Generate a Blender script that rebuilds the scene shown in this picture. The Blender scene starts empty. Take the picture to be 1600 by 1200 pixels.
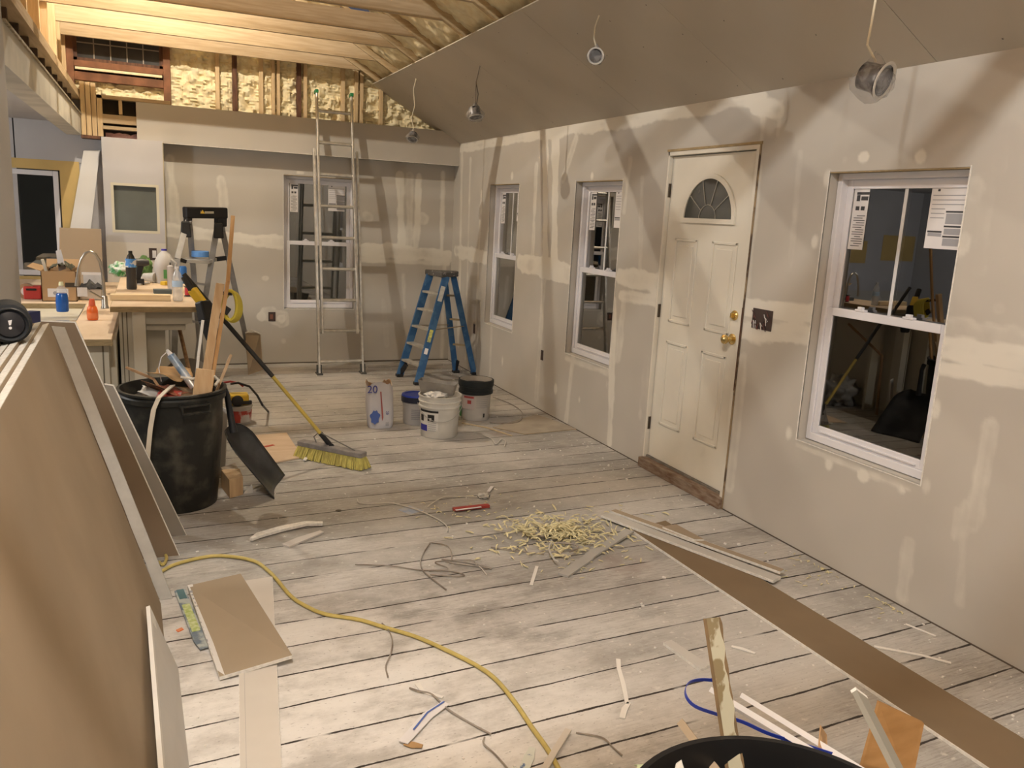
import bpy, bmesh, math, random
import numpy as np
from mathutils import Vector, Matrix, noise
random.seed(7); np.random.seed(7)
C = bpy.context.scene.collection
scn = bpy.context.scene

# ------------------------------------------------------------------ camera
YAW, PITCH, ROLL, FPX, EYE = -0.4194, -0.2019, -0.0527, 1278.3, 1.706
W, D = 3.188, 9.059            # right wall x, back wall y
SL = 0.563                     # slope of the vaulted ceiling
ZC = 2.4645                    # height of right wall under the slope
def _rot(yaw, pitch, roll):
    cy, sy = math.cos(yaw), math.sin(yaw); cp, sp = math.cos(pitch), math.sin(pitch); cr, sr = math.cos(roll), math.sin(roll)
    return np.array([[cy,-sy,0],[sy,cy,0],[0,0,1]]) @ np.array([[1,0,0],[0,cp,-sp],[0,sp,cp]]) @ np.array([[cr,0,sr],[0,1,0],[-sr,0,cr]])
RM = _rot(YAW, PITCH, ROLL)
cam_d = bpy.data.cameras.new('camera'); cam = bpy.data.objects.new('camera', cam_d); C.objects.link(cam)
cam_d.sensor_fit = 'HORIZONTAL'; cam_d.sensor_width = 36; cam_d.lens = FPX/1600*36; cam_d.clip_start = 0.05
m = Matrix.Identity(4)
for i in range(3):
    m[i][0] = RM[i][0]; m[i][1] = RM[i][2]; m[i][2] = -RM[i][1]
m[0][3], m[1][3], m[2][3] = 0, 0, EYE
cam.matrix_world = m
scn.camera = cam
# ------------------------------------------------------------------ world (night outside)
wd = bpy.data.worlds.new('night'); scn.world = wd; wd.use_nodes = True
wd.node_tree.nodes['Background'].inputs[0].default_value = (0.05, 0.055, 0.05, 1)
wd.node_tree.nodes['Background'].inputs[1].default_value = 0.10
# ------------------------------------------------------------------ lamps: two bare work lamps up among the joists
def lamp(name, loc, power, col, r=0.06):
    l = bpy.data.lights.new(name, 'POINT'); l.energy = power; l.color = col; l.shadow_soft_size = r
    o = bpy.data.objects.new(name, l); o.location = loc; C.objects.link(o); return o
lamp('work_lamp_far', (0.06, 7.13, 4.16), 185, (1.0, 0.89, 0.74), 0.02)
lamp('work_lamp_near', (-0.30, 0.75, 4.28), 300, (1.0, 0.975, 0.935), 0.06)
lamp('work_lamp_twin', (-0.30, -0.75, 4.20), 130, (1.0, 0.975, 0.935), 0.05)
lamp('kitchen_bulb', (-2.6, 6.2, 2.1), 80, (1.0, 0.97, 0.93), 0.1)
# ------------------------------------------------------------------ colour management
scn.view_settings.view_transform = 'Standard'; scn.view_settings.look = 'None'
scn.view_settings.exposure = 0.18; scn.view_settings.gamma = 1
scn.view_settings.use_curve_mapping = False

# ------------------------------------------------------------------ pixel of the 1600x1200 photo -> point in the room
def ray(u, v): return RM @ np.array([(u-800)/FPX, 1, -(v-600)/FPX])
def P(u, v, x=None, y=None, z=None, off=0.0):
    d = ray(u, v); c = np.array([0, 0, EYE])
    if x is not None: t = x/d[0]
    elif y is not None: t = y/d[1]
    elif z is not None: t = (z-EYE)/d[2]
    else:                                   # ceiling plane
        n = np.array([SL, 0, 1.0]); cc = ZC+SL*W+off; t = (cc-n@c)/(n@d)
    return Vector(c+t*d)
def zc(x): return ZC+SL*(W-x)

# ------------------------------------------------------------------ materials
MATS = {}
def mat(name, col, rough=0.7, metal=0.0, var=0.0, scale=6.0, stretch=(1,1,1), bump=0.0, bscale=40.0, col2=None, spec=0.4, detail=4, trans=0.0, alpha=1.0, coat=0.0, lo=0.35, hi=0.65):
    if name in MATS: return MATS[name]
    M = bpy.data.materials.new(name); M.use_nodes = True; nt = M.node_tree; b = nt.nodes['Principled BSDF']
    b.inputs['Roughness'].default_value = rough; b.inputs['Metallic'].default_value = metal
    b.inputs['Specular IOR Level'].default_value = spec
    if trans: b.inputs['Transmission Weight'].default_value = trans
    if alpha < 1: b.inputs['Alpha'].default_value = alpha
    if coat: b.inputs['Coat Weight'].default_value = coat
    c = (*col, 1)
    if col2 is None: col2 = tuple(max(0, k*(1-var)) for k in col)
    tc = nt.nodes.new('ShaderNodeTexCoord'); mp = nt.nodes.new('ShaderNodeMapping'); mp.inputs['Scale'].default_value = stretch
    nt.links.new(tc.outputs['Object'], mp.inputs[0])
    nz = nt.nodes.new('ShaderNodeTexNoise'); nz.inputs['Scale'].default_value = scale; nz.inputs['Detail'].default_value = detail
    nt.links.new(mp.outputs[0], nz.inputs['Vector'])
    cr = nt.nodes.new('ShaderNodeValToRGB'); cr.color_ramp.elements[0].position = lo; cr.color_ramp.elements[1].position = hi
    cr.color_ramp.elements[0].color = (*col2, 1); cr.color_ramp.elements[1].color = c
    nt.links.new(nz.outputs[0], cr.inputs[0]); nt.links.new(cr.outputs[0], b.inputs['Base Color'])
    if bump:
        n2 = nt.nodes.new('ShaderNodeTexNoise'); n2.inputs['Scale'].default_value = bscale; n2.inputs['Detail'].default_value = 3
        nt.links.new(mp.outputs[0], n2.inputs['Vector'])
        bp = nt.nodes.new('ShaderNodeBump'); bp.inputs['Strength'].default_value = bump; bp.inputs['Distance'].default_value = 0.01
        nt.links.new(n2.outputs[0], bp.inputs['Height']); nt.links.new(bp.outputs[0], b.inputs['Normal'])
    MATS[name] = M; return M

def drywall_mat(name, paper, mud):
    """paper face with joint compound where the mesh's 'mud' mask says so"""
    M = bpy.data.materials.new(name); M.use_nodes = True; nt = M.node_tree; b = nt.nodes['Principled BSDF']
    b.inputs['Roughness'].default_value = 0.85; b.inputs['Specular IOR Level'].default_value = 0.2
    N = nt.nodes.new; L = nt.links.new
    at = N('ShaderNodeAttribute'); at.attribute_name = 'mud'
    tc = N('ShaderNodeTexCoord')
    n1 = N('ShaderNodeTexNoise'); n1.inputs['Scale'].default_value = 9; n1.inputs['Detail'].default_value = 5; L(tc.outputs['Object'], n1.inputs['Vector'])
    n2 = N('ShaderNodeTexNoise'); n2.inputs['Scale'].default_value = 1.7; n2.inputs['Detail'].default_value = 2; L(tc.outputs['Object'], n2.inputs['Vector'])
    ma = N('ShaderNodeMath'); ma.operation = 'MULTIPLY_ADD'; L(n1.outputs[0], ma.inputs[0]); ma.inputs[1].default_value = 0.5; ma.inputs[2].default_value = -0.25
    ad = N('ShaderNodeMath'); ad.operation = 'ADD'; L(at.outputs['Fac'], ad.inputs[0]); L(ma.outputs[0], ad.inputs[1])
    mr = N('ShaderNodeMapRange'); mr.interpolation_type = 'SMOOTHSTEP'; mr.inputs[1].default_value = 0.15; mr.inputs[2].default_value = 0.85; L(ad.outputs[0], mr.inputs[0])
    mix = N('ShaderNodeMix'); mix.data_type = 'RGBA'; mix.inputs[6].default_value = (*paper, 1); mix.inputs[7].default_value = (*mud, 1)
    L(mr.outputs[0], mix.inputs[0])
    m2 = N('ShaderNodeMix'); m2.data_type = 'RGBA'; m2.blend_type = 'MULTIPLY'; m2.inputs[0].default_value = 1
    r2 = N('ShaderNodeMapRange'); r2.inputs[1].default_value = .3; r2.inputs[2].default_value = .7; r2.inputs[3].default_value = 0.93; r2.inputs[4].default_value = 1.04; L(n2.outputs[0], r2.inputs[0])
    L(mix.outputs[2], m2.inputs[6]); L(r2.outputs[0], m2.inputs[7]); L(m2.outputs[2], b.inputs['Base Color'])
    bp = N('ShaderNodeBump'); bp.inputs['Strength'].default_value = 0.25; bp.inputs['Distance'].default_value = 0.004
    L(mr.outputs[0], bp.inputs['Height']); L(bp.outputs[0], b.inputs['Normal'])
    MATS[name] = M; return M
PAPER = (0.49, 0.462, 0.415); MUD = (0.69, 0.66, 0.59)
DRY = drywall_mat('drywall', PAPER, MUD)
DRYC = mat('ceiling_drywall', (0.55, 0.505, 0.43), .9, var=.08, scale=1.5)
KIT = mat('grey_kitchen_drywall', (0.50, 0.49, 0.50), .85, var=.08, scale=2)
WHITE_DRY = mat('white_drywall_face', (0.62, 0.59, 0.54), .85, var=.06, scale=3)
BROWNP = mat('brown_drywall_back', (0.375, 0.295, 0.205), .85, var=.13, scale=2.2, bump=.05)
GYPS = mat('gypsum_edge', (0.80, 0.77, 0.71), .9, var=.18, scale=60, bump=.4, bscale=120)
VINYL = mat('white_vinyl', (0.74, 0.73, 0.76), .35, var=.05)
DOORW = mat('door_paint', (0.71, 0.675, 0.59), .42, var=.07, scale=3)
BRASS = mat('brass', (0.80, 0.60, 0.25), .25, 1.0)
DARKM = mat('dark_bronze', (0.10, 0.08, 0.06), .5, .7)
ALU = mat('aluminium', (0.75, 0.73, 0.68), .38, 0.85, var=.2, scale=20)
BLUEF = mat('blue_fibreglass', (0.028, 0.105, 0.25), .5, var=.25, scale=9, col2=(0.05, 0.14, 0.29), lo=.45, hi=.5)
BLACKP = mat('black_plastic', (0.018, 0.018, 0.02), .45, var=.2)
def wood(name, col, col2, stretch, scale=4, rough=.7): return mat(name, col, rough, col2=col2, stretch=stretch, scale=scale, detail=6, bump=.08, bscale=20)
PINEX = wood('pine_along_x', (0.50, 0.39, 0.25), (0.41, 0.305, 0.18), (1, 14, 14))
PINEZ = wood('pine_along_z', (0.66, 0.51, 0.31), (0.56, 0.41, 0.23), (14, 14, 1))
PINEY = wood('pine_along_y', (0.56, 0.42, 0.26), (0.44, 0.32, 0.18), (14, 1, 14))
OLDW = wood('old_brown_wood', (0.14, 0.065, 0.035), (0.07, 0.03, 0.018), (10, 10, 1.5))
PLY = wood('plywood_top', (0.72, 0.575, 0.42), (0.62, 0.47, 0.32), (2, 1.2, 2), 3)
PLYE = mat('plywood_edge', (0.40, 0.30, 0.16), .8, var=.3, scale=30, stretch=(1,1,8))

# ------------------------------------------------------------------ mesh helpers
class MB:
    def __init__(s): s.v = []; s.f = []; s.a = None
    def add(s, vs, fs):
        n = len(s.v); s.v += [tuple(map(float, p)) for p in vs]; s.f += [tuple(n+i for i in f) for f in fs]; return s
    def box(s, c, size, R=None):
        c = Vector(c); hx, hy, hz = [k/2 for k in size]; vs = []
        for dx in (-hx, hx):
            for dy in (-hy, hy):
                for dz in (-hz, hz):
                    p = Vector((dx, dy, dz)); p = (R @ p) if R is not None else p; vs.append(c+p)
        return s.add(vs, [(0,1,3,2),(4,6,7,5),(0,4,5,1),(2,3,7,6),(0,2,6,4),(1,5,7,3)])
    def bb(s, a, b):
        return s.box([(i+j)/2 for i, j in zip(a, b)], [abs(j-i) for i, j in zip(a, b)])
    def bar(s, a, b, w, h, up=(0,0,1), w2=None, h2=None):
        a = Vector(a); b = Vector(b); d = (b-a).normalized(); up = Vector(up)
        sx = d.cross(up)
        if sx.length < 1e-4: sx = d.cross(Vector((1,0,0)))
        sx.normalize(); uz = sx.cross(d).normalized(); w2 = w if w2 is None else w2; h2 = h if h2 is None else h2
        vs = []
        for p, ww, hh in ((a, w, h), (b, w2, h2)):
            for i, j in ((-1,-1),(1,-1),(1,1),(-1,1)): vs.append(p+sx*i*ww/2+uz*j*hh/2)
        return s.add(vs, [(0,1,2,3)[::-1],(4,5,6,7),(0,1,5,4),(1,2,6,5),(2,3,7,6),(3,0,4,7)])
    def ring(s, c, n, r, seg, ref=None):
        n = Vector(n).normalized(); r0 = Vector(ref) if ref is not None else (Vector((0,0,1)) if abs(n.z) < .9 else Vector((1,0,0)))
        a = n.cross(r0).normalized(); b = n.cross(a).normalized()
        return [Vector(c)+(a*math.cos(t)+b*math.sin(t))*r for t in [2*math.pi*i/seg for i in range(seg)]]
    def tube(s, pts, r, seg=8, caps=True):
        pts = [Vector(p) for p in pts]; rs = r if isinstance(r, (list, tuple)) else [r]*len(pts); n0 = len(s.v); vs = []; prev = None
        for i, p in enumerate(pts):
            t = (pts[min(i+1, len(pts)-1)]-pts[max(i-1, 0)])
            t = t.normalized() if t.length > 1e-9 else Vector((0,0,1))
            if prev is None: a = t.cross(Vector((0,0,1)) if abs(t.z) < .9 else Vector((1,0,0))).normalized()
            else:
                a = prev-t*prev.dot(t); a = a.normalized() if a.length > 1e-6 else t.orthogonal().normalized()
            prev = a; b = t.cross(a)
            vs += [p+(a*math.cos(q)+b*math.sin(q))*rs[i] for q in [2*math.pi*k/seg for k in range(seg)]]
        fs = []
        for i in range(len(pts)-1):
            for k in range(seg):
                k2 = (k+1) % seg; fs.append((i*seg+k, i*seg+k2, (i+1)*seg+k2, (i+1)*seg+k))
        if caps: fs.append(tuple(range(seg))[::-1]); fs.append(tuple((len(pts)-1)*seg+k for k in range(seg)))
        return s.add(vs, fs)
    def lathe(s, prof, c=(0,0,0), axis=(0,0,1), seg=32, caps=True, wob=None):
        """prof: (radius, height) along axis from c"""
        ax = Vector(axis).normalized(); c = Vector(c); vs = []
        a = ax.orthogonal().normalized() if abs(ax.z) < .99 else Vector((1,0,0)); b = ax.cross(a)
        for r, h in prof:
            for k in range(seg):
                t = 2*math.pi*k/seg; rr = r*(wob(t, h) if wob else 1); vs.append(c+ax*h+(a*math.cos(t)+b*math.sin(t))*rr)
        fs = []
        for i in range(len(prof)-1):
            for k in range(seg):
                k2 = (k+1) % seg; fs.append((i*seg+k, i*seg+k2, (i+1)*seg+k2, (i+1)*seg+k))
        if caps: fs.append(tuple(range(seg))[::-1]); fs.append(tuple((len(prof)-1)*seg+k for k in range(seg)))
        return s.add(vs, fs)
    def prism(s, poly, ext):
        poly = [Vector(p) for p in poly]; ext = Vector(ext); n = len(poly)
        fs = [tuple(range(n))[::-1], tuple(range(n, 2*n))]+[(i, (i+1) % n, n+(i+1) % n, n+i) for i in range(n)]
        return s.add(poly+[p+ext for p in poly], fs)
    def ribbon(s, pts, width, thick, side=None):
        """flat strip along pts; width across (side vectors or computed horizontally), thickness up"""
        pts = [Vector(p) for p in pts]; vs = []
        for i, p in enumerate(pts):
            t = (pts[min(i+1, len(pts)-1)]-pts[max(i-1, 0)]).normalized()
            sd = Vector(side) if side is not None else t.cross(Vector((0,0,1)))
            if sd.length < 1e-5: sd = Vector((1,0,0))
            sd.normalize(); n = sd.cross(t).normalized()
            w = width[i] if isinstance(width, (list, tuple)) else width
            vs += [p-sd*w/2-n*thick/2, p+sd*w/2-n*thick/2, p+sd*w/2+n*thick/2, p-sd*w/2+n*thick/2]
        fs = [(3,2,1,0)]; m_ = len(pts)
        for i in range(m_-1):
            for k in range(4): fs.append((i*4+k, i*4+(k+1) % 4, (i+1)*4+(k+1) % 4, (i+1)*4+k))
        fs.append(tuple((m_-1)*4+k for k in range(4)))
        return s.add(vs, fs)
    def build(s, name, mt, parent=None, smooth=False, bev=0, subd=0):
        me = bpy.data.meshes.new(name); me.from_pydata(s.v, [], s.f); me.update()
        bm = bmesh.new(); bm.from_mesh(me); bmesh.ops.recalc_face_normals(bm, faces=bm.faces); bm.to_mesh(me); bm.free()
        me.materials.append(mt)
        if smooth:
            for p in me.polygons: p.use_smooth = True
            try: me.set_sharp_from_angle(angle=math.radians(40))
            except Exception: pass
        o = bpy.data.objects.new(name, me); C.objects.link(o)
        if parent is not None:
            o.parent = parent
            o.matrix_parent_inverse = Matrix.Translation(-Vector(parent.location)) if parent.type == 'EMPTY' else Matrix.Identity(4)
        if bev:
            b = o.modifiers.new('bevel', 'BEVEL'); b.width = bev; b.segments = 2; b.limit_method = 'ANGLE'
        if subd:
            b = o.modifiers.new('subd', 'SUBSURF'); b.levels = subd; b.render_levels = subd
        return o
def B(): return MB()
def tag(o, label, cat=None, group=None, kind=None):
    o['label'] = label
    if cat: o['category'] = cat
    if group: o['group'] = group
    if kind: o['kind'] = kind
    return o
def thing(name, loc, label, cat, group=None):
    o = bpy.data.objects.new(name, None); o.empty_display_size = .1; o.location = loc; C.objects.link(o); return tag(o, label, cat, group)
def struct(o): o['kind'] = 'structure'; return o
def text(name, s, loc, size, R, mt, parent, ext=0.0005):
    cu = bpy.data.curves.new(name, 'FONT'); cu.body = s; cu.size = size; cu.extrude = ext; cu.align_x = 'CENTER'; cu.align_y = 'CENTER'
    cu.materials.append(mt); o = bpy.data.objects.new(name, cu); C.objects.link(o)
    me = bpy.data.meshes.new_from_object(o); bpy.data.objects.remove(o); me.transform(Matrix.Translation(loc) @ R.to_4x4()); o = bpy.data.objects.new(name, me); C.objects.link(o)
    if parent is not None:
        off = Vector(parent.location) if parent.type == 'EMPTY' else Vector((0,0,0))
        o.parent = parent; o.matrix_parent_inverse = Matrix.Translation(-off)
    return o
def facing(n, up=(0,0,1)):
    """rotation whose +z is n and +y is up-ish"""
    n = Vector(n).normalized(); up = Vector(up); x = up.cross(n).normalized(); y = n.cross(x)
    return Matrix((x, y, n)).transposed()
def fbm(x, y, z=0.0): return noise.fractal(Vector((x, y, z)), 1.0, 2.0, 4)

# ================================================================== SHELL
# ---- floor
def floor_mat():
    M = bpy.data.materials.new('whitewashed_boards'); M.use_nodes = True; nt = M.node_tree; b = nt.nodes['Principled BSDF']; N = nt.nodes.new; L = nt.links.new
    b.inputs['Specular IOR Level'].default_value = .25
    tc = N('ShaderNodeTexCoord'); mp = N('ShaderNodeMapping'); mp.inputs['Rotation'].default_value = (0, 0, -0.045); L(tc.outputs['Object'], mp.inputs[0])
    sx = N('ShaderNodeSeparateXYZ'); L(mp.outputs[0], sx.inputs[0])
    def math_(op, a, b_=None, c=None):
        n = N('ShaderNodeMath'); n.operation = op
        for i, k in enumerate((a, b_, c)):
            if k is None: continue
            if isinstance(k, (int, float)): n.inputs[i].default_value = k
            else: L(k, n.inputs[i])
        return n.outputs[0]
    def noise_(scale, stretch=(1,1,1), det=5, rough=.6, off=0):
        m_ = N('ShaderNodeMapping'); m_.inputs['Scale'].default_value = stretch; m_.inputs['Location'].default_value = (off, off*1.3, 0); L(mp.outputs[0], m_.inputs[0])
        n = N('ShaderNodeTexNoise'); n.inputs['Scale'].default_value = scale; n.inputs['Detail'].default_value = det; n.inputs['Roughness'].default_value = rough; L(m_.outputs[0], n.inputs['Vector']); return n.outputs[0]
    def rng(v, a, b_, c=0.0, d=1.0, sm=True):
        n = N('ShaderNodeMapRange'); n.interpolation_type = 'SMOOTHSTEP' if sm else 'LINEAR'
        L(v, n.inputs[0]); n.inputs[1].default_value = a; n.inputs[2].default_value = b_; n.inputs[3].default_value = c; n.inputs[4].default_value = d; return n.outputs[0]
    def mixc(f, a, b_, bt='MIX'):
        n = N('ShaderNodeMix'); n.data_type = 'RGBA'; n.blend_type = bt
        if isinstance(f, (int, float)): n.inputs[0].default_value = f
        else: L(f, n.inputs[0])
        for i, k in ((6, a), (7, b_)):
            if isinstance(k, tuple): n.inputs[i].default_value = (*k, 1)
            else: L(k, n.inputs[i])
        return n.outputs[2]
    PW = 0.2
    wob = math_('MULTIPLY_ADD', noise_(1.2, (1, 3, 1), 2), 0.03, -0.015)
    yy = math_('DIVIDE', math_('ADD', sx.outputs[1], wob), PW)
    fr = math_('FRACT', yy); idx = math_('FLOOR', yy)
    wn = N('ShaderNodeTexWhiteNoise'); wn.noise_dimensions = '1D'; L(idx, wn.inputs['W'])
    # butt joints along each board
    xj = math_('FRACT', math_('DIVIDE', math_('ADD', sx.outputs[0], math_('MULTIPLY', wn.outputs[0], 7.0)), 3.1))
    ed = math_('MINIMUM', fr, math_('SUBTRACT', 1.0, fr))
    rag = noise_(9, (1, 6, 1), 5, .7)
    gw = math_('MULTIPLY', math_('MULTIPLY_ADD', rag, 0.055, -0.008), math_('MULTIPLY_ADD', noise_(.9, (1, 5, 1), 2, .5, 31), 1.8, .15))
    gap = math_('LESS_THAN', ed, gw)
    gapn = rng(noise_(2.3, (1, 1, 1), 3, .6, 5), .34, .46)
    gap = math_('MULTIPLY', gap, gapn)
    base = mixc(wn.outputs[0], (0.34, 0.325, 0.30), (0.47, 0.45, 0.42))
    grain = noise_(7, (1, 16, 1), 7, .7)
    base = mixc(rng(grain, .42, .72), base, (0.25, 0.23, 0.205))
    dirt = noise_(2.6, (1, 1.8, 1), 7, .7, 3)
    base = mixc(math_('MULTIPLY', rng(dirt, .46, .68), .62), base, (0.22, 0.20, 0.175))
    red = noise_(1.3, (1, 1, 1), 4, .6, 9)
    base = mixc(math_('MULTIPLY', rng(red, .62, .72), .45), base, (0.24, 0.17, 0.14))
    dust = noise_(0.9, (1, 1, 1), 6, .6, 20)
    base = mixc(math_('MULTIPLY', rng(dust, .42, .66), .6), base, (0.60, 0.57, 0.53))
    # dusty near-left patch, whitened so the bright lamp pool sits in the colour
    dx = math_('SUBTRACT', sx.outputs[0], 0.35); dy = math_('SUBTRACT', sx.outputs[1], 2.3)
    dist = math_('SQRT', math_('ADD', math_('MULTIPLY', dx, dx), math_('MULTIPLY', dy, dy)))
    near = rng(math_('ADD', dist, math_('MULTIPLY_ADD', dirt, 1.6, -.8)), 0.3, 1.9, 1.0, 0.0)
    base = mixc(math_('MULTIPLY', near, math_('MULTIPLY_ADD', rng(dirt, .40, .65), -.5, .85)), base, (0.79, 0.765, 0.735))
    sp = noise_(26, (1, 1.4, 1), 4, .55, 2)
    base = mixc(math_('MULTIPLY', rng(sp, .60, .72), .45), base, (0.74, 0.70, 0.64))
    sk = noise_(45, (1, 3, 1), 3, .6, 8)
    base = mixc(math_('MULTIPLY', rng(sk, .62, .70), .6), base, (0.20, 0.18, 0.16))
    base = mixc(gap, base, (0.045, 0.036, 0.03))
    L(base, b.inputs['Base Color'])
    b.inputs['Roughness'].default_value = .75
    h = math_('SUBTRACT', math_('MULTIPLY', grain, .15), gap)
    bp = N('ShaderNodeBump'); bp.inputs['Strength'].default_value = .6; bp.inputs['Distance'].default_value = .008; L(h, bp.inputs['Height']); L(bp.outputs[0], b.inputs['Normal'])
    return M
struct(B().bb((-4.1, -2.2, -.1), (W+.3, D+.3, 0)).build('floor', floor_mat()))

# ---- walls with a joint-compound mask
def wall_grid(name, axis, c, u0, u1, v0, vtop, holes, strokes, spots, depth, step=0.016, mt=DRY, reveal=None):
    """axis 'x': plane x=c, u=y; axis 'y': plane y=c, u=x. holes: (u0,u1,v0,v1)."""
    us = sorted(set([round(k, 4) for k in np.arange(u0, u1, step)]+[u1]+[h for H in holes for h in H[:2]]))
    vs = sorted(set([round(k, 4) for k in np.arange(v0, vtop, step)]+[vtop]+[h for H in holes for h in H[2:]]))
    def clean(a, keep):
        out = [a[0]]
        for k in a[1:]:
            if k-out[-1] < step*.3:
                if k in keep: out[-1] = k
                continue
            out.append(k)
        return out
    us = clean(us, {h for H in holes for h in H[:2]} | {u1}); vs = clean(vs, {h for H in holes for h in H[2:]} | {vtop})
    nu, nv = len(us), len(vs); U, V = np.meshgrid(us, vs, indexing='ij')
    X = np.full_like(U, c) if axis == 'x' else U; Y = U if axis == 'x' else np.full_like(U, c)
    verts = np.stack([X, Y, V], -1).reshape(-1, 3)
    mask = np.zeros(U.shape)
    nzv = np.array([[fbm(a*3.3, b*3.3) for b in vs] for a in us]); nz2 = np.array([[fbm(a*11, b*11, 4) for b in vs] for a in us])
    nz3 = np.array([[fbm(a*5, b*1.3, 9) for b in vs] for a in us])
    def put(d, hw, k):      # d: distance, hw: half width
        e = hw*(1+.42*nzv+.16*nz2); t = np.clip((e-d)/0.022+.5, 0, 1); rim = np.clip(1-abs(e-d-.022)/.028, 0, 1)
        return np.maximum(mask, (t*(k*(.80+.35*nz3))+rim*.30*k*(t > 0.05)))
    for (a, b, hw, k) in strokes:
        a = np.array(a); b = np.array(b); ab = b-a; L2 = ab@ab
        t = np.clip(((U-a[0])*ab[0]+(V-a[1])*ab[1])/L2, 0, 1); d = np.hypot(U-a[0]-t*ab[0], V-a[1]-t*ab[1]); mask = put(d, hw, k)
    for (a, r, asp, k) in spots:
        d = np.hypot((U-a[0]), (V-a[1])/asp); mask = put(d, r, k)
    faces = []
    for i in range(nu-1):
        for j in range(nv-1):
            cu = (us[i]+us[i+1])/2; cv = (vs[j]+vs[j+1])/2
            if any(H[0] < cu < H[1] and H[2] < cv < H[3] for H in holes): continue
            a = i*nv+j; faces.append((a, a+nv, a+nv+1, a+1))
    nmain = len(verts); verts = list(map(tuple, verts)); mk = list(mask.reshape(-1)); dd = depth
    for H in holes:
        cs = [(H[0], H[2]), (H[1], H[2]), (H[1], H[3]), (H[0], H[3])]; n = len(verts)
        for dp in (0, dd):
            for (a, b) in cs:
                verts.append((c+dp, a, b) if axis == 'x' else (a, c+dp, b)); mk.append(.1)
        for k in range(4):
            faces.append((n+k, n+(k+1) % 4, n+4+(k+1) % 4, n+4+k))
    # solid back so nothing leaks
    n = len(verts); bx = [(u0, v0), (u1, v0), (u1, vtop), (u0, vtop)]
    me = bpy.data.meshes.new(name); me.from_pydata([tuple(map(float, p)) for p in verts], [], faces); me.update()
    at = me.attributes.new('mud', 'FLOAT', 'POINT'); at.data.foreach_set('value', np.array(mk, dtype=np.float32))
    me.materials.append(mt)
    o = bpy.data.objects.new(name, me); C.objects.link(o); return struct(o)
def yz(u, v): p = P(u, v, x=W); return (p.y, p.z)
def xz(u, v, y=D): p = P(u, v, y=y); return (p.x, p.z)
W4 = (2.512, 3.309, .601, 2.011); W3 = (5.345, 6.079, .601, 2.011); W2 = (7.216, 7.945, .601, 2.011); W1 = (1.298, 2.056, .601, 2.011)
DR = (3.86, 4.785, 0.0, 2.178)
st = []
def S(a, b, hw, k=.9, f=yz): st.append((f(*a), f(*b), hw, k))
S((712, 392), (760, 402), .075, 1.0); S((812, 410), (888, 428), .085, 1.0); S((968, 432), (1030, 442), .075, .9); S((970, 462), (1028, 470), .05, .8)
S((1480, 545), (1640, 560), .05, .9); S((1470, 575), (1640, 600), .035, .8); S((1455, 530), (1640, 545), .10, .45)
S((1152, 478), (1275, 490), .055, 1.0); S((1150, 515), (1262, 522), .05, .9); S((1150, 497), (1262, 505), .11, .55)
S((852, 200), (852, 400), .05, 1.0); S((868, 215), (866, 405), .06, 1.0); S((838, 260), (832, 400), .04, .6); S((722, 235), (716, 540), .04, .6)
S((735, 250), (727, 560), .03, .5); S((752, 300), (742, 560), .035, .55); S((768, 515), (765, 590), .035, .45)
S((713, 233), (1190, 152), .045, .9); S((860, 205), (1000, 185), .06, .8); S((1180, 165), (1215, 172), .05, .8); S((1222, 160), (1215, 210), .02, .6)
S((960, 470), (952, 690), .045, .8); S((975, 470), (965, 560), .05, .5); S((895, 560), (884, 660), .04, .5); S((850, 440), (838, 620), .05, .45)
S((1195, 160), (1165, 480), .035, .45); S((1160, 560), (1140, 760), .045, .45); S((1250, 240), (1235, 420), .03, .35)
S((1548, 670), (1520, 820), .045, .4); S((1510, 790), (1498, 940), .03, .4); S((1420, 850), (1410, 930), .045, .4); S((1497, 800), (1492, 840), .025, .4)
S((985, 250), (975, 330), .03, .45); S((900, 215), (880, 280), .05, .6); S((1540, 285), (1530, 420), .05, .25); S((1590, 110), (1560, 260), .05, .25)
S((884, 560), (948, 582), .03, .5); S((1245, 695), (1420, 765), .02, .5); S((1010, 560), (1003, 690), .05, .3); S((1003, 280), (1000, 420), .03, .4)
sp = [(yz(u, v), r, a, k) for u, v, r, a, k in [(1350, 246, .035, .8, .9), (1438, 244, .035, 1, .95), (1273, 378, .03, 1.4, .8), (1232, 678, .03, 1.4, .8), (1462, 640, .03, 1.5, .7),
      (1348, 742, .035, 1, .9), (1295, 725, .03, 1.3, .8), (1409, 765, .03, 1, .7), (1447, 760, .03, 1.6, .6), (1505, 380, .045, 1.4, .5), (1522, 300, .05, 1.3, .4),
      (868, 608, .03, 1.5, .7), (905, 625, .02, 1.5, .6), (785, 565, .03, 2, .6), (745, 528, .05, 1.6, .5), (1293, 280, .03, 1.6, .5), (1000, 650, .03, 1.5, .5),
      (925, 275, .03, 1.2, .7), (800, 275, .03, 1.2, .6), (1240, 500, .05, .8, .8), (948, 600, .02, 2, .5), (1230, 520, .03, 2, .7), (1320, 250, .02, 1, .4), (1560, 480, .04, 1, .3)]]
wall_grid('wall_right', 'x', W, -2.0, D, 0, ZC, [W4, W3, W2, DR], st, sp, .115)
st = []
BY = D
fz = lambda u, v: xz(u, v)
S((262, 360), (445, 380), .07, .8, fz); S((553, 388), (700, 400), .08, .9, fz); S((553, 405), (700, 412), .03, .7, fz); S((625, 275), (628, 385), .045, .9, fz); S((655, 275), (650, 385), .04, .8, fz)
S((640, 275), (640, 385), .05, .5, fz); S((692, 270), (690, 400), .03, .8, fz); S((420, 490), (440, 500), .09, .55, fz); S((345, 280), (352, 350), .05, .5, fz); S((630, 430), (632, 480), .03, .5, fz)
S((695, 400), (690, 560), .03, .6, fz); S((600, 470), (604, 540), .04, .3, fz); S((265, 250), (275, 350), .05, .5, fz)
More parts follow.
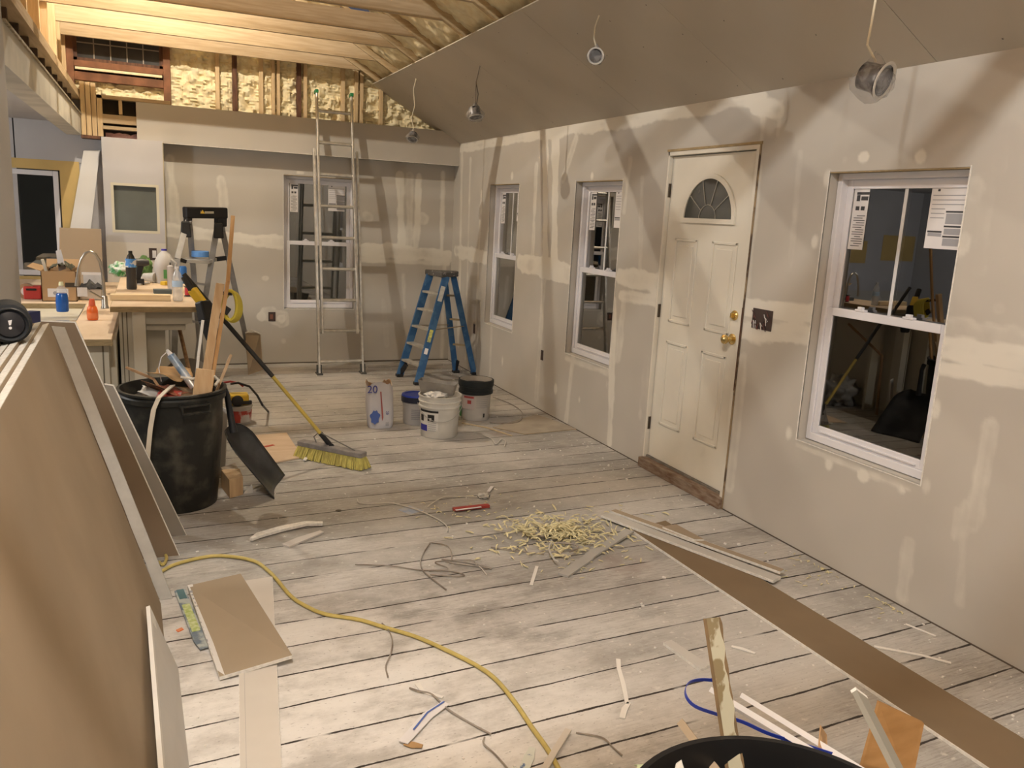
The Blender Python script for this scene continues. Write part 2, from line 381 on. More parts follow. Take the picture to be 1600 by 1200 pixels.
sp = [(xz(u, v), r, a, k) for u, v, r, a, k in [(415, 435, .04, .8, .6), (408, 495, .05, 1, .9), (440, 498, .05, 1, .8), (443, 533, .04, 1, .5), (470, 270, .05, .4, .6), (660, 340, .07, 1, .5), (575, 340, .07, 1, .4)]]
wall_grid('wall_back', 'y', D, -4.0, W, 0, 2.60, [W1, (-1.12, -.775, .93, 1.92)], st, sp, .115)
# near left wall, end walls, kitchen shell
struct(B().bb((-.70, -2.0, 0), (-.56, 4.38, 2.56)).build('wall_left', mat('grey_primer', (.53, .52, .51), .8, var=.05, scale=2)))
struct(B().bb((-4.1, -2.1, 0), (W+.1, -2.0, 4.9)).build('wall_behind_camera', WHITE_DRY))
def kitchen_wall_mat():
    return mat('kitchen_wall_patchy', (0.50, 0.50, 0.52), .8, var=.1, scale=1.2)
struct(B().bb((-4.1, -2.0, 0), (-4.0, D, 2.36)).build('wall_kitchen', kitchen_wall_mat()))
YEL = mat('yellow_board', (0.62, 0.44, 0.17), .8, var=.12, scale=4)
k = B(); k.bb((-3.995, 5.0, 1.35), (-3.985, 6.1, 1.9)); k.bb((-3.995, 7.4, 1.0), (-3.985, 8.2, 2.0)); k.bb((-3.95, D-.022, 1.35), (-3.3, D-.018, 1.72)); k.bb((-3.0, D-.022, 1.30), (-2.55, D-.018, 1.62)); k.bb((-2.5, D-.022, .95), (-2.3, D-.018, 1.4)); struct(k.build('trim_1', YEL))
struct(B().bb((-4.1, -2.1, 2.355), (-.69, D, 2.5)).build('ceiling_kitchen', KIT))
# grey drywall panel overlaying the kitchen part of the back wall
KX = -.39
g = B(); g.bb((-4.0, D-.015, .9), (-1.12, D-.002, 2.355)); g.bb((-1.13, D-.015, 1.985), (KX, D-.002, 2.355)); g.bb((-.66, D-.015, .9), (KX, D-.002, 1.99)); struct(g.build('wall_back_kitchen_panel', KIT))

# ---- vaulted drywall ceiling: three sheets with seams, screw dimples
EX = 2.225
ce = B()
ys = [-2.0, 0.35, 1.55, 2.76, 3.966, 5.17, 6.49, 7.885, D]
NRM = Vector((SL, 0, 1)).normalized()
for a, b in zip(ys[:-1], ys[1:]):
    poly = [Vector((EX, a+.0015, zc(EX))), Vector((W, a+.0015, zc(W))), Vector((W, b-.0015, zc(W))), Vector((EX, b-.0015, zc(EX)))]
    ce.prism(poly, NRM*.0127)
struct(ce.build('ceiling', DRYC))
# screw heads in the ceiling
SCREW = mat('screw_head', (0.10, 0.09, 0.08), .5)
k = B()
for y in np.arange(-.4, 8.8, .405):
    for x in np.arange(EX+.06, W, .21):
        xx = x+random.uniform(-.015, .015)
        if random.random() < .55: k.lathe([(.0045, -.0012), (.003, -.0018)], (xx, y+random.choice((-.02, .02)), zc(xx)), NRM, 6)
o = k.build('screws', SCREW, bpy.data.objects['ceiling']); o['kind'] = 'stuff'
# ---- roof: spray foam above the rafters, deck
RIDGE = -.86
FOAM = mat('spray_foam', (0.88, 0.80, 0.56), .8, scale=14, col2=(0.78, 0.67, 0.42), bump=.25, bscale=40)
def foam_grid(name, pf, nu, nv, amp, fr, label, cat, seed=0):
    vs = []; 
    for i in range(nu+1):
        for j in range(nv+1): vs.append(pf(i/nu, j/nv))
    fs = [(i*(nv+1)+j, (i+1)*(nv+1)+j, (i+1)*(nv+1)+j+1, i*(nv+1)+j+1) for i in range(nu) for j in range(nv)]
    k = B().add(vs, fs); o = k.build(name, FOAM, smooth=True); tag(o, label, cat, kind='stuff'); return o
def fo(x, y, z): return noise.noise(Vector((x*fr1, y*fr1, z*fr1)))
fr1 = 26
def rf(s, t):
    x = RIDGE+(W-.2-RIDGE)*s; y = 2.0+(D-2.0)*t
    d = .075-.022*noise.noise(Vector((x*13, y*13, 3)))-.018*abs(noise.noise(Vector((x*26, y*26, 8))))
    return (x, y, zc(x)+d*1.15)
foam_grid('roof_spray_foam', rf, 170, 300, 0, 0, 'yellow spray foam sprayed under the sloping roof between the rafters', 'insulation')
struct(B().prism([(RIDGE-.1, -2.1, zc(RIDGE-.1)+.2), (W+.3, -2.1, zc(W+.3)+.2), (W+.3, D+.3, zc(W+.3)+.2), (RIDGE-.1, D+.3, zc(RIDGE-.1)+.2)], (0, 0, .05)).build('roof_deck', PINEY))
struct(B().bb((RIDGE-.06, -2.1, 2.5), (RIDGE, D+.1, 4.95)).build('wall_attic_side', mat('old_boards', (0.33, 0.20, 0.10), .8, var=.4, scale=3, stretch=(1, 6, 1))))
struct(B().bb((RIDGE, D+.12, 2.5), (W+.3, D+.2, 5.0)).build('wall_gable', OLDW))
def gb(s, t):
    x = RIDGE+(3.1-RIDGE)*s; z = 2.5+2.2*t
    d = .05+.04*noise.noise(Vector((x*13, z*17, 1)))+.045*abs(noise.noise(Vector((x*26, z*34, 5))))+.01*noise.noise(Vector((x*60, z*70, 2)))
    inwin = (-.68 < x < .22 and 2.75 < z < 3.46) or (-.41 < x < -.07 and z < 2.60)
    return (x, D+.02-d+(.12 if inwin else 0)+.06, z)
foam_grid('gable_spray_foam', gb, 260, 150, 0, 0, 'lumpy yellow spray foam filling the gable wall above the boxed beam', 'insulation')
# rafters and ceiling joists
JY = [8.86, 8.21, 7.47, 6.91, 6.19, 5.55, 4.93, 4.3, 3.65, 3.0, 2.35, 1.7, 1.05]
ordn = ['first', 'second', 'third', 'fourth', 'fifth', 'sixth', 'seventh', 'eighth', 'ninth', 'tenth', 'eleventh', 'twelfth', 'thirteenth']
RAF = wood('rafter_pine', (0.52, 0.40, 0.24), (0.42, 0.31, 0.17), (2, 14, 14))
for i, y in enumerate(JY):
    k = B(); n = NRM; a = Vector((RIDGE+.02, y+.038, zc(RIDGE+.02))); b = Vector((W-.02, y+.038, zc(W-.02)))
    h = .135
    k.prism([a+n*.014, b+n*.014, b+n*(h), a+n*(h)], (0, .038, 0))
    o = k.build('roof_rafter', RAF); tag(o, '%s sloping roof rafter counted from the gable wall, above the drywall ceiling' % ordn[i], 'rafter', 'rafters of the sloping roof')
    
    zb = 3.105; zt = zb+.14; xe = W-(zb-ZC)/SL; xt = W-(zt-ZC)/SL
    k = B().prism([(-.80, y, zb), (xe, y, zb), (xt, y, zt), (-.80, y, zt)], (0, .037, 0))
    o = k.build('ceiling_joist', PINEX); tag(o, 'pale %s pine joist counted from the gable wall, crossing above the room' % ordn[i], 'joist', 'pine joists crossing overhead')
# knee wall studs above the beam on the left
k_ys = [8.95, 8.5, 8.1, 7.45, 6.9, 6.2, 5.6, 5.0, 4.4]
for i, y in enumerate(k_ys):
    o = B().bb((-.80, y-.02+.057, 2.60), (-.66, y+.018+.057, zc(-.66)-.01)).build('wall_stud', PINEZ)
    tag(o, '%s upright stud from the gable end, standing on the beam at the left' % ordn[i], 'stud', 'studs standing on the left beam')
# ---- left beam: drywall fascia, dark cavity, plates
b_ = B(); b_.bb((-.69, 4.38, 2.243), (-.56, 8.98, 2.43)); beam = thing('boxed_beam', (-.62, 4.4, 2.24), 'long beam wrapped in taped drywall running to the back above the kitchen opening', 'beam')
BM = mat('beam_drywall', (0.55, 0.53, 0.47), .85, col2=(0.66, 0.63, 0.56), scale=3.5, lo=.46, hi=.6)
b_.build('drywall_casing', BM, beam)
k = B(); k.bb((-.70, 4.2, 2.565), (-.555, 9.02, 2.60)); k.bb((-.70, 4.2, 2.60), (-.562, 9.02, 2.64)); k.build('top_plate', PINEY, beam)
k = B()
for y in np.arange(4.45, 8.8, .405): k.bb((-.69, y, 2.43), (-.60, y+.035, 2.565))
k.build('joist_end', mat('dim_old_wood', (0.16, 0.10, 0.06), .8, var=.6, scale=8), beam)['kind'] = 'stuff'
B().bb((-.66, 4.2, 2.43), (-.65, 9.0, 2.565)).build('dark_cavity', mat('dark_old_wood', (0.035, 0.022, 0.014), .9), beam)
k = B(); k.bb((-.57, 4.4, 2.425), (-.548, 8.98, 2.437)); k.build('broken_edge', mat('rough_edge', (0.5, .42, .3), .9, var=.5, scale=25), beam)
# end post of beam by the gable
o = thing('beam_post', (-.5, 8.95, 2.24), 'doubled pine posts at the far end of the left beam, beside the open framing', 'post')
for i in range(3): B().bb((-.555+i*.045, 8.90+.01*i, 2.245), (-.515+i*.045, 9.03, 2.72)).build('post', PINEZ, o, bev=.002)
B().bb((-.56, 8.88, 2.215), (-.40, 9.03, 2.243)).build('bottom_plate', OLDW, o)

# ---- gable studs
def stud(u, w, mt, lab, v=140, ztop=4.3, d=.0):
    x = P(u, v, y=D-.02).x; zt = min(ztop, zc(x)+.05)
    o = B().bb((x-w/2, D-.03-d, 2.50), (x+w/2, D+.08, zt)).build('gable_stud', mt, bev=.002); tag(o, lab, 'stud', 'studs of the gable wall')
sd = [(340, .038, PINEZ, 'slim pale stud showing in foam just right of the attic window'), (367, .045, OLDW, 'dark brown stud, left one of the two dark studs in the foam'),
      (408, .04, PINEZ, 'pale gable stud right of the left dark stud'), (427, .03, PINEZ, 'pale gable stud, left of a close pair in mid wall'), (435, .03, PINEZ, 'pale gable stud, right of a close pair in mid wall'),
      (467, .045, OLDW, 'dark brown stud, right one of the two dark studs in the foam'), (477, .035, PINEZ, 'pale stud fixed against the right dark stud'),
      (536, .04, PINEZ, 'pale gable stud between the two rail tips of the tall ladder'), (557, .035, PINEZ, 'pale gable stud just right of the tall ladder tip'), (565, .035, PINEZ, 'pale gable stud doubled beside the tall ladder tip'), (596, .035, PINEZ, 'short pale gable stud nearest the drywall ceiling')]
for a in sd: stud(a[0], a[1], a[2], a[3])
for u, lab in ((83, 'wide pale post in the gable corner left of the attic window, left one'), (97, 'wide pale post in the gable corner left of the attic window, right one')): stud(u, .085, PINEZ, lab, v=60)
# attic window (old leaded sash)
aw = thing('attic_window', (-.25, D, 2.8), 'old dark leaded window in a brown wooden frame high in the gable wall', 'window')
x0, x1, z0, z1 = -.60, .165, 2.92, 3.46
yf = D-.045
FR = mat('reddish_old_wood', (0.23, 0.10, 0.05), .7, var=.45, scale=8)
k = B(); k.bb((x0-.06, yf, z0-.24), (x0, D+.1, z1)); k.bb((x1, yf, z0-.33), (x1+.065, D+.1, z1)); k.bb((x0, yf, z0-.055), (x1, D+.1, z0)); k.bb((x0, yf+.005, z0-.175), (x1, D+.1, z0-.10)); k.bb((x0, yf, z1-.04), (x1, D+.1, z1)); k.build('outer_frame', FR, aw, bev=.004)
k = B(); k.bb((x0, yf+.03, z0), (x0+.03, yf+.06, z1-.04)); k.bb((x1-.03, yf+.03, z0), (x1, yf+.06, z1-.04)); k.bb((x0, yf+.03, z0), (x1, yf+.06, z0+.03)); sash = k.build('sash', OLDW, aw)
B().bb((x0+.03, yf+.05, z0+.03), (x1-.03, yf+.055, z1-.04)).build('glass', mat('dusty_black_glass', (0.045, 0.047, 0.05), .3, var=.5, scale=5), sash)
k = B()
for i in range(1, 5): xx = x0+.03+(x1-x0-.06)*i/5; k.bb((xx-.005, yf+.04, z0+.03), (xx+.005, yf+.05, z1-.04))
for j in range(1, 4): zz = z0+.03+.135*j; k.bb((x0+.03, yf+.04, zz-.005), (x1-.03, yf+.05, zz+.005))
k.build('lead_bars', mat('lead', (0.30, 0.27, 0.22), .5, .3), sash)
B().bb((x0+.01, yf-.012, z0-.082), (x1-.01, yf+.03, z0-.06)).build('foam_bead', FOAM, aw)
# rough framing below it: blocks and pink insulation beside the box end
o = thing('rough_framing', (-.3, 8.95, 2.24), 'open framing blocks of bright pine between beam end and boxed header', 'framing')
k = B(); k.bb((-.42, 8.93, 2.245), (-.375, 9.05, 2.62)); k.bb((-.235, 8.95, 2.46), (-.205, 9.05, 2.62)); k.build('upright', PINEZ, o)
k = B(); k.bb((-.375, 8.93, 2.37), (-.07, 9.05, 2.45)); k.bb((-.375, 8.91, 2.315), (-.07, 9.05, 2.345)); k.bb((-.44, 8.93, 2.59), (.22, 9.05, 2.622)); k.build('block', PINEX, o)
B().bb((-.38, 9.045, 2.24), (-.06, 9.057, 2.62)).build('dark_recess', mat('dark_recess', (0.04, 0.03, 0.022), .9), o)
PINK = mat('pink_batt', (0.72, 0.42, 0.36), .95, var=.3, scale=20)
vs = [( -.36+.29*i/12, 9.03-.03*abs(noise.noise(Vector((i*.7, j*.9, 0)))) , 2.245+.055*j/4*(.8+.4*noise.noise(Vector((i*.5, 3, 1))))) for i in range(13) for j in range(5)]
o2 = B().add(vs, [(i*5+j, (i+1)*5+j, (i+1)*5+j+1, i*5+j+1) for i in range(12) for j in range(4)]).build('insulation_batt', PINK, smooth=True); tag(o2, 'tuft of pink insulation showing at the foot of the open framing', 'insulation')
vs = [( -.37+.13*i/8, 9.02, 2.455+.05*j/3*(1-i/9)) for i in range(9) for j in range(4)]
# ---- boxed header over the back wall
HY = D-.15
hx0 = -.085
k = B(); k.bb((hx0, HY, 2.2255), (W, HY+.013, 2.585)); k.bb((hx0, HY+.013, 2.57), (W, D+.0, 2.585)); k.bb((.14, HY+.013, 2.2255), (W, D, 2.238))
hd = k.build('trim_2', DRY); struct(hd)
B().bb((.15, HY-.0015, 2.2235), (W-.01, HY+.01, 2.2285)).build('torn_edge', GYPS, hd)
# ---- drywall chase (box) left of the header
bx = thing('drywall_chase', (-.12, 8.85, 0), 'boxed grey drywall chase with a square hole showing a dark panel', 'chase')
BX0, BX1, BYF = KX, .137, 8.80
hx = (P(176, 285, y=BYF), P(247, 364, y=BYF)); hz = (1.385, 1.80); hxa, hxb = hx[0].x+.005, hx[1].x-.005
k = B(); k.bb((BX0, BYF, 1.02), (hxa, BYF+.013, 2.222)); k.bb((hxb, BYF, 1.02), (BX1, BYF+.013, 2.222)); k.bb((hxa, BYF, hz[1]), (hxb, BYF+.013, 2.222)); k.bb((hxa, BYF, 1.25), (hxb, BYF+.013, hz[0]))
k.bb((BX0, BYF+.013, .3), (BX0+.013, D-.02, 2.222)); k.bb((BX1-.013, BYF+.013, .3), (BX1, D-.005, 2.222)); k.bb((BX0, BYF, 2.222), (BX1, D-.02, 2.235)); k.build('casing', KIT, bx)
B().bb((BX0, BYF-.003, 0.0), (BX1, BYF+.012, 1.27)).build('lower_board', WHITE_DRY, bx)
B().bb((hxa-.01, BYF+.03, hz[0]-.01), (hxb+.01, BYF+.04, hz[1]+.01)).build('dark_panel', mat('green_grey_steel', (0.115, 0.125, 0.115), .6, var=.12), bx)
k = B(); k.bb((BX1-.004, BYF-.004, 1.1), (BX1+.004, BYF+.02, 2.222)); k.build('corner_bead', mat('tan_bead', (0.42, 0.36, 0.24), .7), bx)
k = B(); w_ = .012
k.bb((hxa-w_*2, BYF-.002, hz[0]-w_*2), (hxa, BYF+.001, hz[1]+w_*2)); k.bb((hxb, BYF-.002, hz[0]-w_*2), (hxb+w_*2, BYF+.001, hz[1]+w_*2)); k.bb((hxa, BYF-.002, hz[0]-w_*2), (hxb, BYF+.001, hz[0])); k.bb((hxa, BYF-.002, hz[1]), (hxb, BYF+.001, hz[1]+w_*2)); k.build('tape_border', mat('cream_tape', (0.60, 0.56, 0.44), .8), bx)

# ================================================================== WINDOWS
GL = None
def glass_mat():
    M = bpy.data.materials.new('window_glass'); M.use_nodes = True; nt = M.node_tree; N = nt.nodes.new; L = nt.links.new
    for n in list(nt.nodes):
        if n.type == 'BSDF_PRINCIPLED': nt.nodes.remove(n)
    out = nt.nodes['Material Output']; tr = N('ShaderNodeBsdfTransparent'); tr.inputs[0].default_value = (.82, .86, .84, 1); gl = N('ShaderNodeBsdfGlossy'); gl.inputs['Roughness'].default_value = .01
    fr = N('ShaderNodeFresnel'); fr.inputs[0].default_value = 1.62; ad = N('ShaderNodeMath'); ad.operation = 'MULTIPLY'; L(fr.outputs[0], ad.inputs[0]); ad.inputs[1].default_value = 4.0; ad.use_clamp = True
    mx = N('ShaderNodeMixShader'); L(ad.outputs[0], mx.inputs[0]); L(tr.outputs[0], mx.inputs[1]); L(gl.outputs[0], mx.inputs[2]); L(mx.outputs[0], out.inputs[0]); return M
GL = glass_mat()
NIGHT = mat('dark_outside', (0.012, 0.013, 0.011), .9)
STK = mat('sticker_paper', (0.72, 0.70, 0.70), .6, var=.05); INK = mat('sticker_ink', (0.05, 0.05, 0.055), .6); INKG = mat('sticker_grey', (0.33, 0.33, 0.35), .6)
MUN = mat('muntin_white', (0.68, 0.69, 0.70), .4)
def window(n, axis, c, H, stickers=True, muntin=True):
    """double hung vinyl window inside opening H (u0,u1,z0,z1) of the wall plane at c; depth goes outward"""
    a0, a1, z0, z1 = H
    def q(u, d, z): return (c+d, u, z) if axis == 'x' else (u, c+d, z)
    def bx_(k, u0, u1, d0, d1, za, zb): return k.bb(q(u0, d0, za), q(u1, d1, zb))
    # on the right wall the far jamb has the larger y
    fw = .035
    root = B()
    bx_(root, a0+.004, a0+fw, .055, .125, z0+.004, z1-.004); bx_(root, a1-fw, a1-.004, .055, .125, z0+.004, z1-.004); bx_(root, a0+fw, a1-fw, .055, .125, z1-fw, z1-.004); bx_(root, a0+fw, a1-fw, .055, .125, z0+.004, z0+fw+.01)
    r = root.build('window_%d' % n, VINYL, bev=.003); struct(r)
    zm = (z0+z1)/2
    b0, b1 = a0+fw, a1-fw
    sw = .038
    lo = B()
    bx_(lo, b0, b0+sw, .066, .088, z0+fw+.01, zm+.02); bx_(lo, b1-sw, b1, .066, .088, z0+fw+.01, zm+.02); bx_(lo, b0+sw, b1-sw, .066, .088, z0+fw+.01, z0+fw+.055); bx_(lo, b0+sw, b1-sw, .062, .088, zm-.02, zm+.022)
    lo_ = lo.build('lower_sash', VINYL, r, bev=.003)
    k = B(); bx_(k, b0+sw, b1-sw, .074, .080, z0+fw+.055, zm-.02); k.build('lower_glass', GL, lo_)
    k = B()
    for fr_ in (.30, .70):
        cu = b0+(b1-b0)*fr_; bx_(k, cu-.03, cu+.03, .058, .084, zm+.022, zm+.032); bx_(k, cu-.016, cu+.012, .056, .076, zm+.03, zm+.045)
    k.build('sash_lock', VINYL, lo_, bev=.002)
    k = B(); bx_(k, b0+sw+.02, b1-sw-.02, .057, .066, z0+fw+.024, z0+fw+.031); k.build('lift_rail', VINYL, lo_)
    up = B()
    bx_(up, b0, b0+sw, .094, .116, zm-.02, z1-fw); bx_(up, b1-sw, b1, .094, .116, zm-.02, z1-fw); bx_(up, b0+sw, b1-sw, .094, .116, z1-fw-.045, z1-fw); bx_(up, b0+sw, b1-sw, .094, .116, zm-.02, zm+.018)
    up_ = up.build('upper_sash', VINYL, r, bev=.003)
    k = B(); bx_(k, b0+sw, b1-sw, .103, .108, zm+.018, z1-fw-.045); k.build('upper_glass', GL, up_)
    if muntin:
        k = B(); cu = (b0+b1)/2; bx_(k, cu-.009, cu+.009, .1005, .103, zm+.018, z1-fw-.045); k.build('muntin', MUN, up_)
    # outside darkness: the neighbour's wall is too dark to see, a black backing board behind the panes
    k = B(); bx_(k, a0-.3, a1+.3, .60, .62, z0-.3, z1+.3); k.build('night_backing', NIGHT, r)
    if stickers:
        gt = z1-fw-.045
        # far/left narrow sheet and near/right wide sheet, seen from inside
        L_ = (b1-sw-.105, b1-sw-.008) if axis == 'x' else (b0+sw+.006, b0+sw+.09)
        R_ = (b0+sw+.005, b0+sw+.185) if axis == 'x' else (b1-sw-.2, b1-sw-.02)
        dd = .1008; sg = -1 if axis == 'x' else 1       # reading direction
        def lerp(T, f): return T[1]-(T[1]-T[0])*f if axis == 'x' else T[0]+(T[1]-T[0])*f
        def rect(k_, T, f0, f1, za, zb, e): u0, u1 = sorted((lerp(T, f0), lerp(T, f1))); bx_(k_, u0, u1, dd-e, dd-e+.0004, zb, za)
        s1 = B(); rect(s1, L_, 0, 1, gt-.0, gt-.30, .0006); s1o = s1.build('energy_sticker', STK, up_)
        i1 = B(); rect(i1, L_, .18, 1, gt-.015, gt-.028, .0011); rect(i1, L_, .2, .42, gt-.03, gt-.06, .0011); rect(i1, L_, .5, .95, gt-.036, gt-.056, .0011)
        for j in range(2): rect(i1, L_, .2+.35*j, .45+.35*j, gt-.085, gt-.105, .0011)
        for j in range(14): rect(i1, L_, .15+.2*(j % 3 == 0), .9-.15*(j % 4 == 1), gt-.13-.0115*j, gt-.1335-.0115*j, .0011)
        i1.build('print', INK, s1o)
        s2 = B(); rect(s2, R_, 0, 1, gt-.0, gt-.27, .0006); s2o = s2.build('rating_sticker', STK, up_)
        i2 = B()
        for (fa, fb, za) in ((.5, 1, .10), (.5, 1, .165), (.5, 1, .21), (.04, .46, .19)): rect(i2, R_, fa, fb, gt-za, gt-za-.008, .0011)
        rect(i2, R_, .18, .25, gt-.004, gt-.014, .0011)
        i2.build('print', INK, s2o)
        i3 = B(); rect(i3, R_, .52, 1, gt-.112, gt-.158, .0011); rect(i3, R_, .52, 1, gt-.178, gt-.205, .0011); rect(i3, R_, .52, 1, gt-.222, gt-.255, .0011); rect(i3, R_, .06, .46, gt-.20, gt-.215, .0011)
        for j in range(6): rect(i3, R_, .06, .98 if j < 3 else .46, gt-.03-.02*j, gt-.034-.02*j, .0011)
        i3.build('fine_print', INKG, s2o)
    # ragged drywall edge round the opening
    k = B(); e = .006
    bx_(k, a0-e, a0, -.003, .004, z0-e, z1+e); bx_(k, a1, a1+e, -.003, .004, z0-e, z1+e); bx_(k, a0, a1, -.003, .004, z0-e, z0); k.build('raw_edge', GYPS, r)
    k = B(); bx_(k, a0, a1, .0, .054, z1-.006, z1-.001); k.build('wood_header_edge', PLYE, r)
    return r
window(1, 'y', D, W1); window(2, 'x', W, W2); window(3, 'x', W, W3); window(4, 'x', W, W4)
# kitchen window: dark single pane in white frame with unfinished yellow surround
kw = B(); wx0, wx1, wz0, wz1 = -1.13, -.78, .94, 1.90
k = B(); k.bb((wx0-.3, D-.03, wz1-.0), (wx1-.046, D+.01, wz1-.045)); k.bb((wx1-.045, D-.03, wz0), (wx1, D+.01, wz1)); k.bb((wx0-.3, D-.03, wz0-.02), (wx1-.046, D+.01, wz0+.03)); kwo = k.build('window_5', VINYL, bev=.004); struct(kwo)
B().bb((wx0-.3, D+.0, wz0), (wx1-.04, D+.006, wz1-.04)).build('glass', GL, kwo)
B().bb((wx0-.4, D+.4, wz0-.3), (wx1+.2, D+.42, wz1+.3)).build('night_backing', NIGHT, kwo)
k = B(); k.bb((wx0-.4, D-.02, wz1+.01), (wx1+.012, D-.016, wz1+.1)); k.bb((wx1+.012, D-.02, .80), (-.60, D-.016, wz1+.1)); k.bb((wx0-.4, D-.02, .80), (wx1+.012, D-.016, wz0-.03)); struct(k.build('trim_3', YEL))
k = B(); k.bb((wx0-.4, D-.014, wz1), (wx1+.012, D-.004, wz1+.012)); k.bb((wx1, D-.014, wz0), (wx1+.014, D-.004, wz1+.01)); struct(k.build('trim_4', BLACKP))

# ================================================================== DOOR
y0, y1, dz0, dz1 = 3.90, 4.765, .085, 2.15
DX = W+.03
k = B()
ypl = [(y0+.11, y0+.355), (y1-.355, y1-.11)]
cy = (y0+y1)/2; fz0, fr_ = 1.755, .245
# slab as grid with raised panels and half-round hole
slab = B().bb((DX, y0, dz0), (DX+.042, y1, dz1))
dr = slab.build('door_1', DOORW, bev=.003); struct(dr)
for (a, b) in ypl:
    for (za, zb) in ((.30, .93), (1.02, 1.62)):
        za += .04
        k = B(); e = .018
        # recessed-look moulding ring and raised field
        for (c0, c1, d0, d1) in ((a, a+e, za, zb), (b-e, b, za, zb), (a, b, za, za+e), (a, b, zb-e, zb)): k.bb((DX-.007, c0, d0), (DX+.002, c1, d1))
        k.build('panel_moulding', DOORW, dr, bev=.004)
        B().bb((DX-.005, a+.045, za+.045), (DX+.002, b-.045, zb-.045)).build('raised_panel', DOORW, dr, bev=.004)
# fan light
def arc(r, n=28, z=fz0): return [(cy+r*math.cos(t), z+r*math.sin(t)) for t in [math.pi*i/n for i in range(n+1)]]
k = B(); o1, i1 = arc(fr_+.03), arc(fr_)
vs = [(DX-.012, a, b) for a, b in o1]+[(DX-.012, a, b) for a, b in i1]+[(DX+.002, a, b) for a, b in o1]+[(DX+.002, a, b) for a, b in i1]; n = len(o1); fs = []
for i in range(n-1): fs += [(i, i+1, n+i+1, n+i), (n+i, n+i+1, 3*n+i+1, 3*n+i), (i, 2*n+i, 2*n+i+1, i+1)]
k.add(vs, fs); k.bb((DX-.014, cy-fr_-.03, fz0-.03), (DX+.002, cy+fr_+.03, fz0)); fl = k.build('fan_light', DOORW, dr)
k = B(); k.add([(DX-.004, a, b) for a, b in arc(fr_+.002)], [tuple(range(n))]); k.build('fan_glass', mat('fan_glass', (0.05, 0.055, 0.05), .06, spec=1.0, var=.2), fl)
k = B()
for t in (36, 72, 108, 144):
    t = math.radians(t); k.bar((DX-.006, cy+.085*math.cos(t), fz0+.085*math.sin(t)), (DX-.006, cy+fr_*math.cos(t), fz0+fr_*math.sin(t)), .006, .006)
k.tube([(DX-.006, a, b) for a, b in arc(.085, 12)], .0035, 6)
k.build('caming', BRASS if False else mat('grey_caming', (0.30, 0.29, 0.26), .5), fl)
# knob, deadbolt, hinges, strike
ky = y0+.07; 
kn = B(); kn.lathe([(.033, 0), (.033, .006), (.014, .012), (.012, .035), (.022, .042), (.029, .055), (.027, .068), (.014, .075), (0.001, .077)], (DX, ky, 1.045), (-1, 0, 0), 24); kn.build('door_knob', BRASS, dr, smooth=True)
kn = B(); kn.lathe([(.03, 0), (.03, .008), (.024, .014), (.001, .016)], (DX, ky, 1.19), (-1, 0, 0), 24); kn.bb((DX-.034, ky-.004, 1.176), (DX-.012, ky+.004, 1.204)); kn.build('deadbolt', BRASS, dr, smooth=True)
for z in (.32, 1.12, 1.93):
    B().tube([(DX-.012, y1+.006, z-.045), (DX-.012, y1+.006, z+.045)], .008, 8).bb((DX-.012, y1, z-.045), (DX+.01, y1+.014, z+.045)).build('hinge', DARKM, dr)
# jambs and threshold
k = B(); k.bb((W-.002, y0-.035, 0), (W+.10, y0-.004, dz1+.03)); k.bb((W+.0, y1+.004, 0), (W+.10, y1+.02, dz1+.03)); k.bb((W+.0, y0-.035, dz1+.004), (W+.10, y1+.02, dz1+.03)); jb = k.build('trim_5', DOORW, bev=.002); struct(jb)
B().bb((W-.008, y0-.041, .75), (W-.003, y0-.034, 1.25)).build('chipped_jamb', OLDW, jb)
k = B(); k.bb((W-.006, y0-.047, .0), (W-.001, y0-.035, dz1+.03)); k.build('jamb_gap', mat('old_jamb_edge', (0.30, 0.22, 0.13), .8, col2=(0.09, 0.06, 0.04), scale=9, lo=.45, hi=.55), jb)
k = B(); k.bb((W-.004, y0-.05, dz1+.03), (W+.002, y1+.03, dz1+.045)); k.build('raw_top_edge', PLYE, jb)
B().bb((W+.02, y0-.004, .07), (W+.10, y1+.004, .083)).build('sill_plate', mat('worn_sill', (0.22, 0.19, 0.16), .6, var=.3, scale=20), jb)
B().bb((W-.035, y0-.04, .0), (W+.09, y1+.02, .07)).build('threshold', mat('red_brown_threshold', (0.15, 0.085, 0.05), .7, col2=(.26, .20, .15), scale=12, stretch=(4, 1, 4)), jb, bev=.004)
struct(B().bb((W+.10, y0-.1, 0), (W+.12, y1+.1, 2.3)).build('trim_6', NIGHT))
# dark base gap line: rough bottom edge of drywall as trim
k = B(); k.bb((W-.004, -2, 0.0), (W+.01, y0-.04, .006)); k.bb((W-.004, y1+.03, 0.0), (W+.01, D, .006)); struct(k.build('baseboard_right', mat('gap_dark', (0.10, 0.08, 0.06), .9)))
struct(B().bb((-.3, D-.004, 0), (W, D+.01, .012)).build('baseboard_back', MATS['gap_dark']))
# outlet boxes
def box_outlet(loc, w, h, axis, label, mt):
    o = thing('outlet_box', loc, label, 'outlet box')
    x, y, z = loc; e = .004
    if axis == 'x': B().bb((x-.004, y-w/2, z-h/2), (x+.0, y+w/2, z+h/2)).build('box', mt, o)
    else: B().bb((x-w/2, y-.004, z-h/2), (x+w/2, y+.0, z+h/2)).build('box', mt, o)
    return o
DB = mat('box_shadow', (0.06, 0.04, 0.035), .8)
o = box_outlet((W, 3.69, 1.203), .165, .115, 'x', 'wide dark multi-gang outlet box full of wires beside the white door', DB)
k = B(); k2 = B()
for i in range(14):
    yy = 3.69+random.uniform(-.07, .07); zz = 1.203+random.uniform(-.045, .045); (k if i % 3 else k2).tube([(W-.006, yy, zz), (W-.012, yy+random.uniform(-.015, .015), zz+.02), (W-.006, yy+random.uniform(-.02, .02), zz-.025)], .0022, 5)
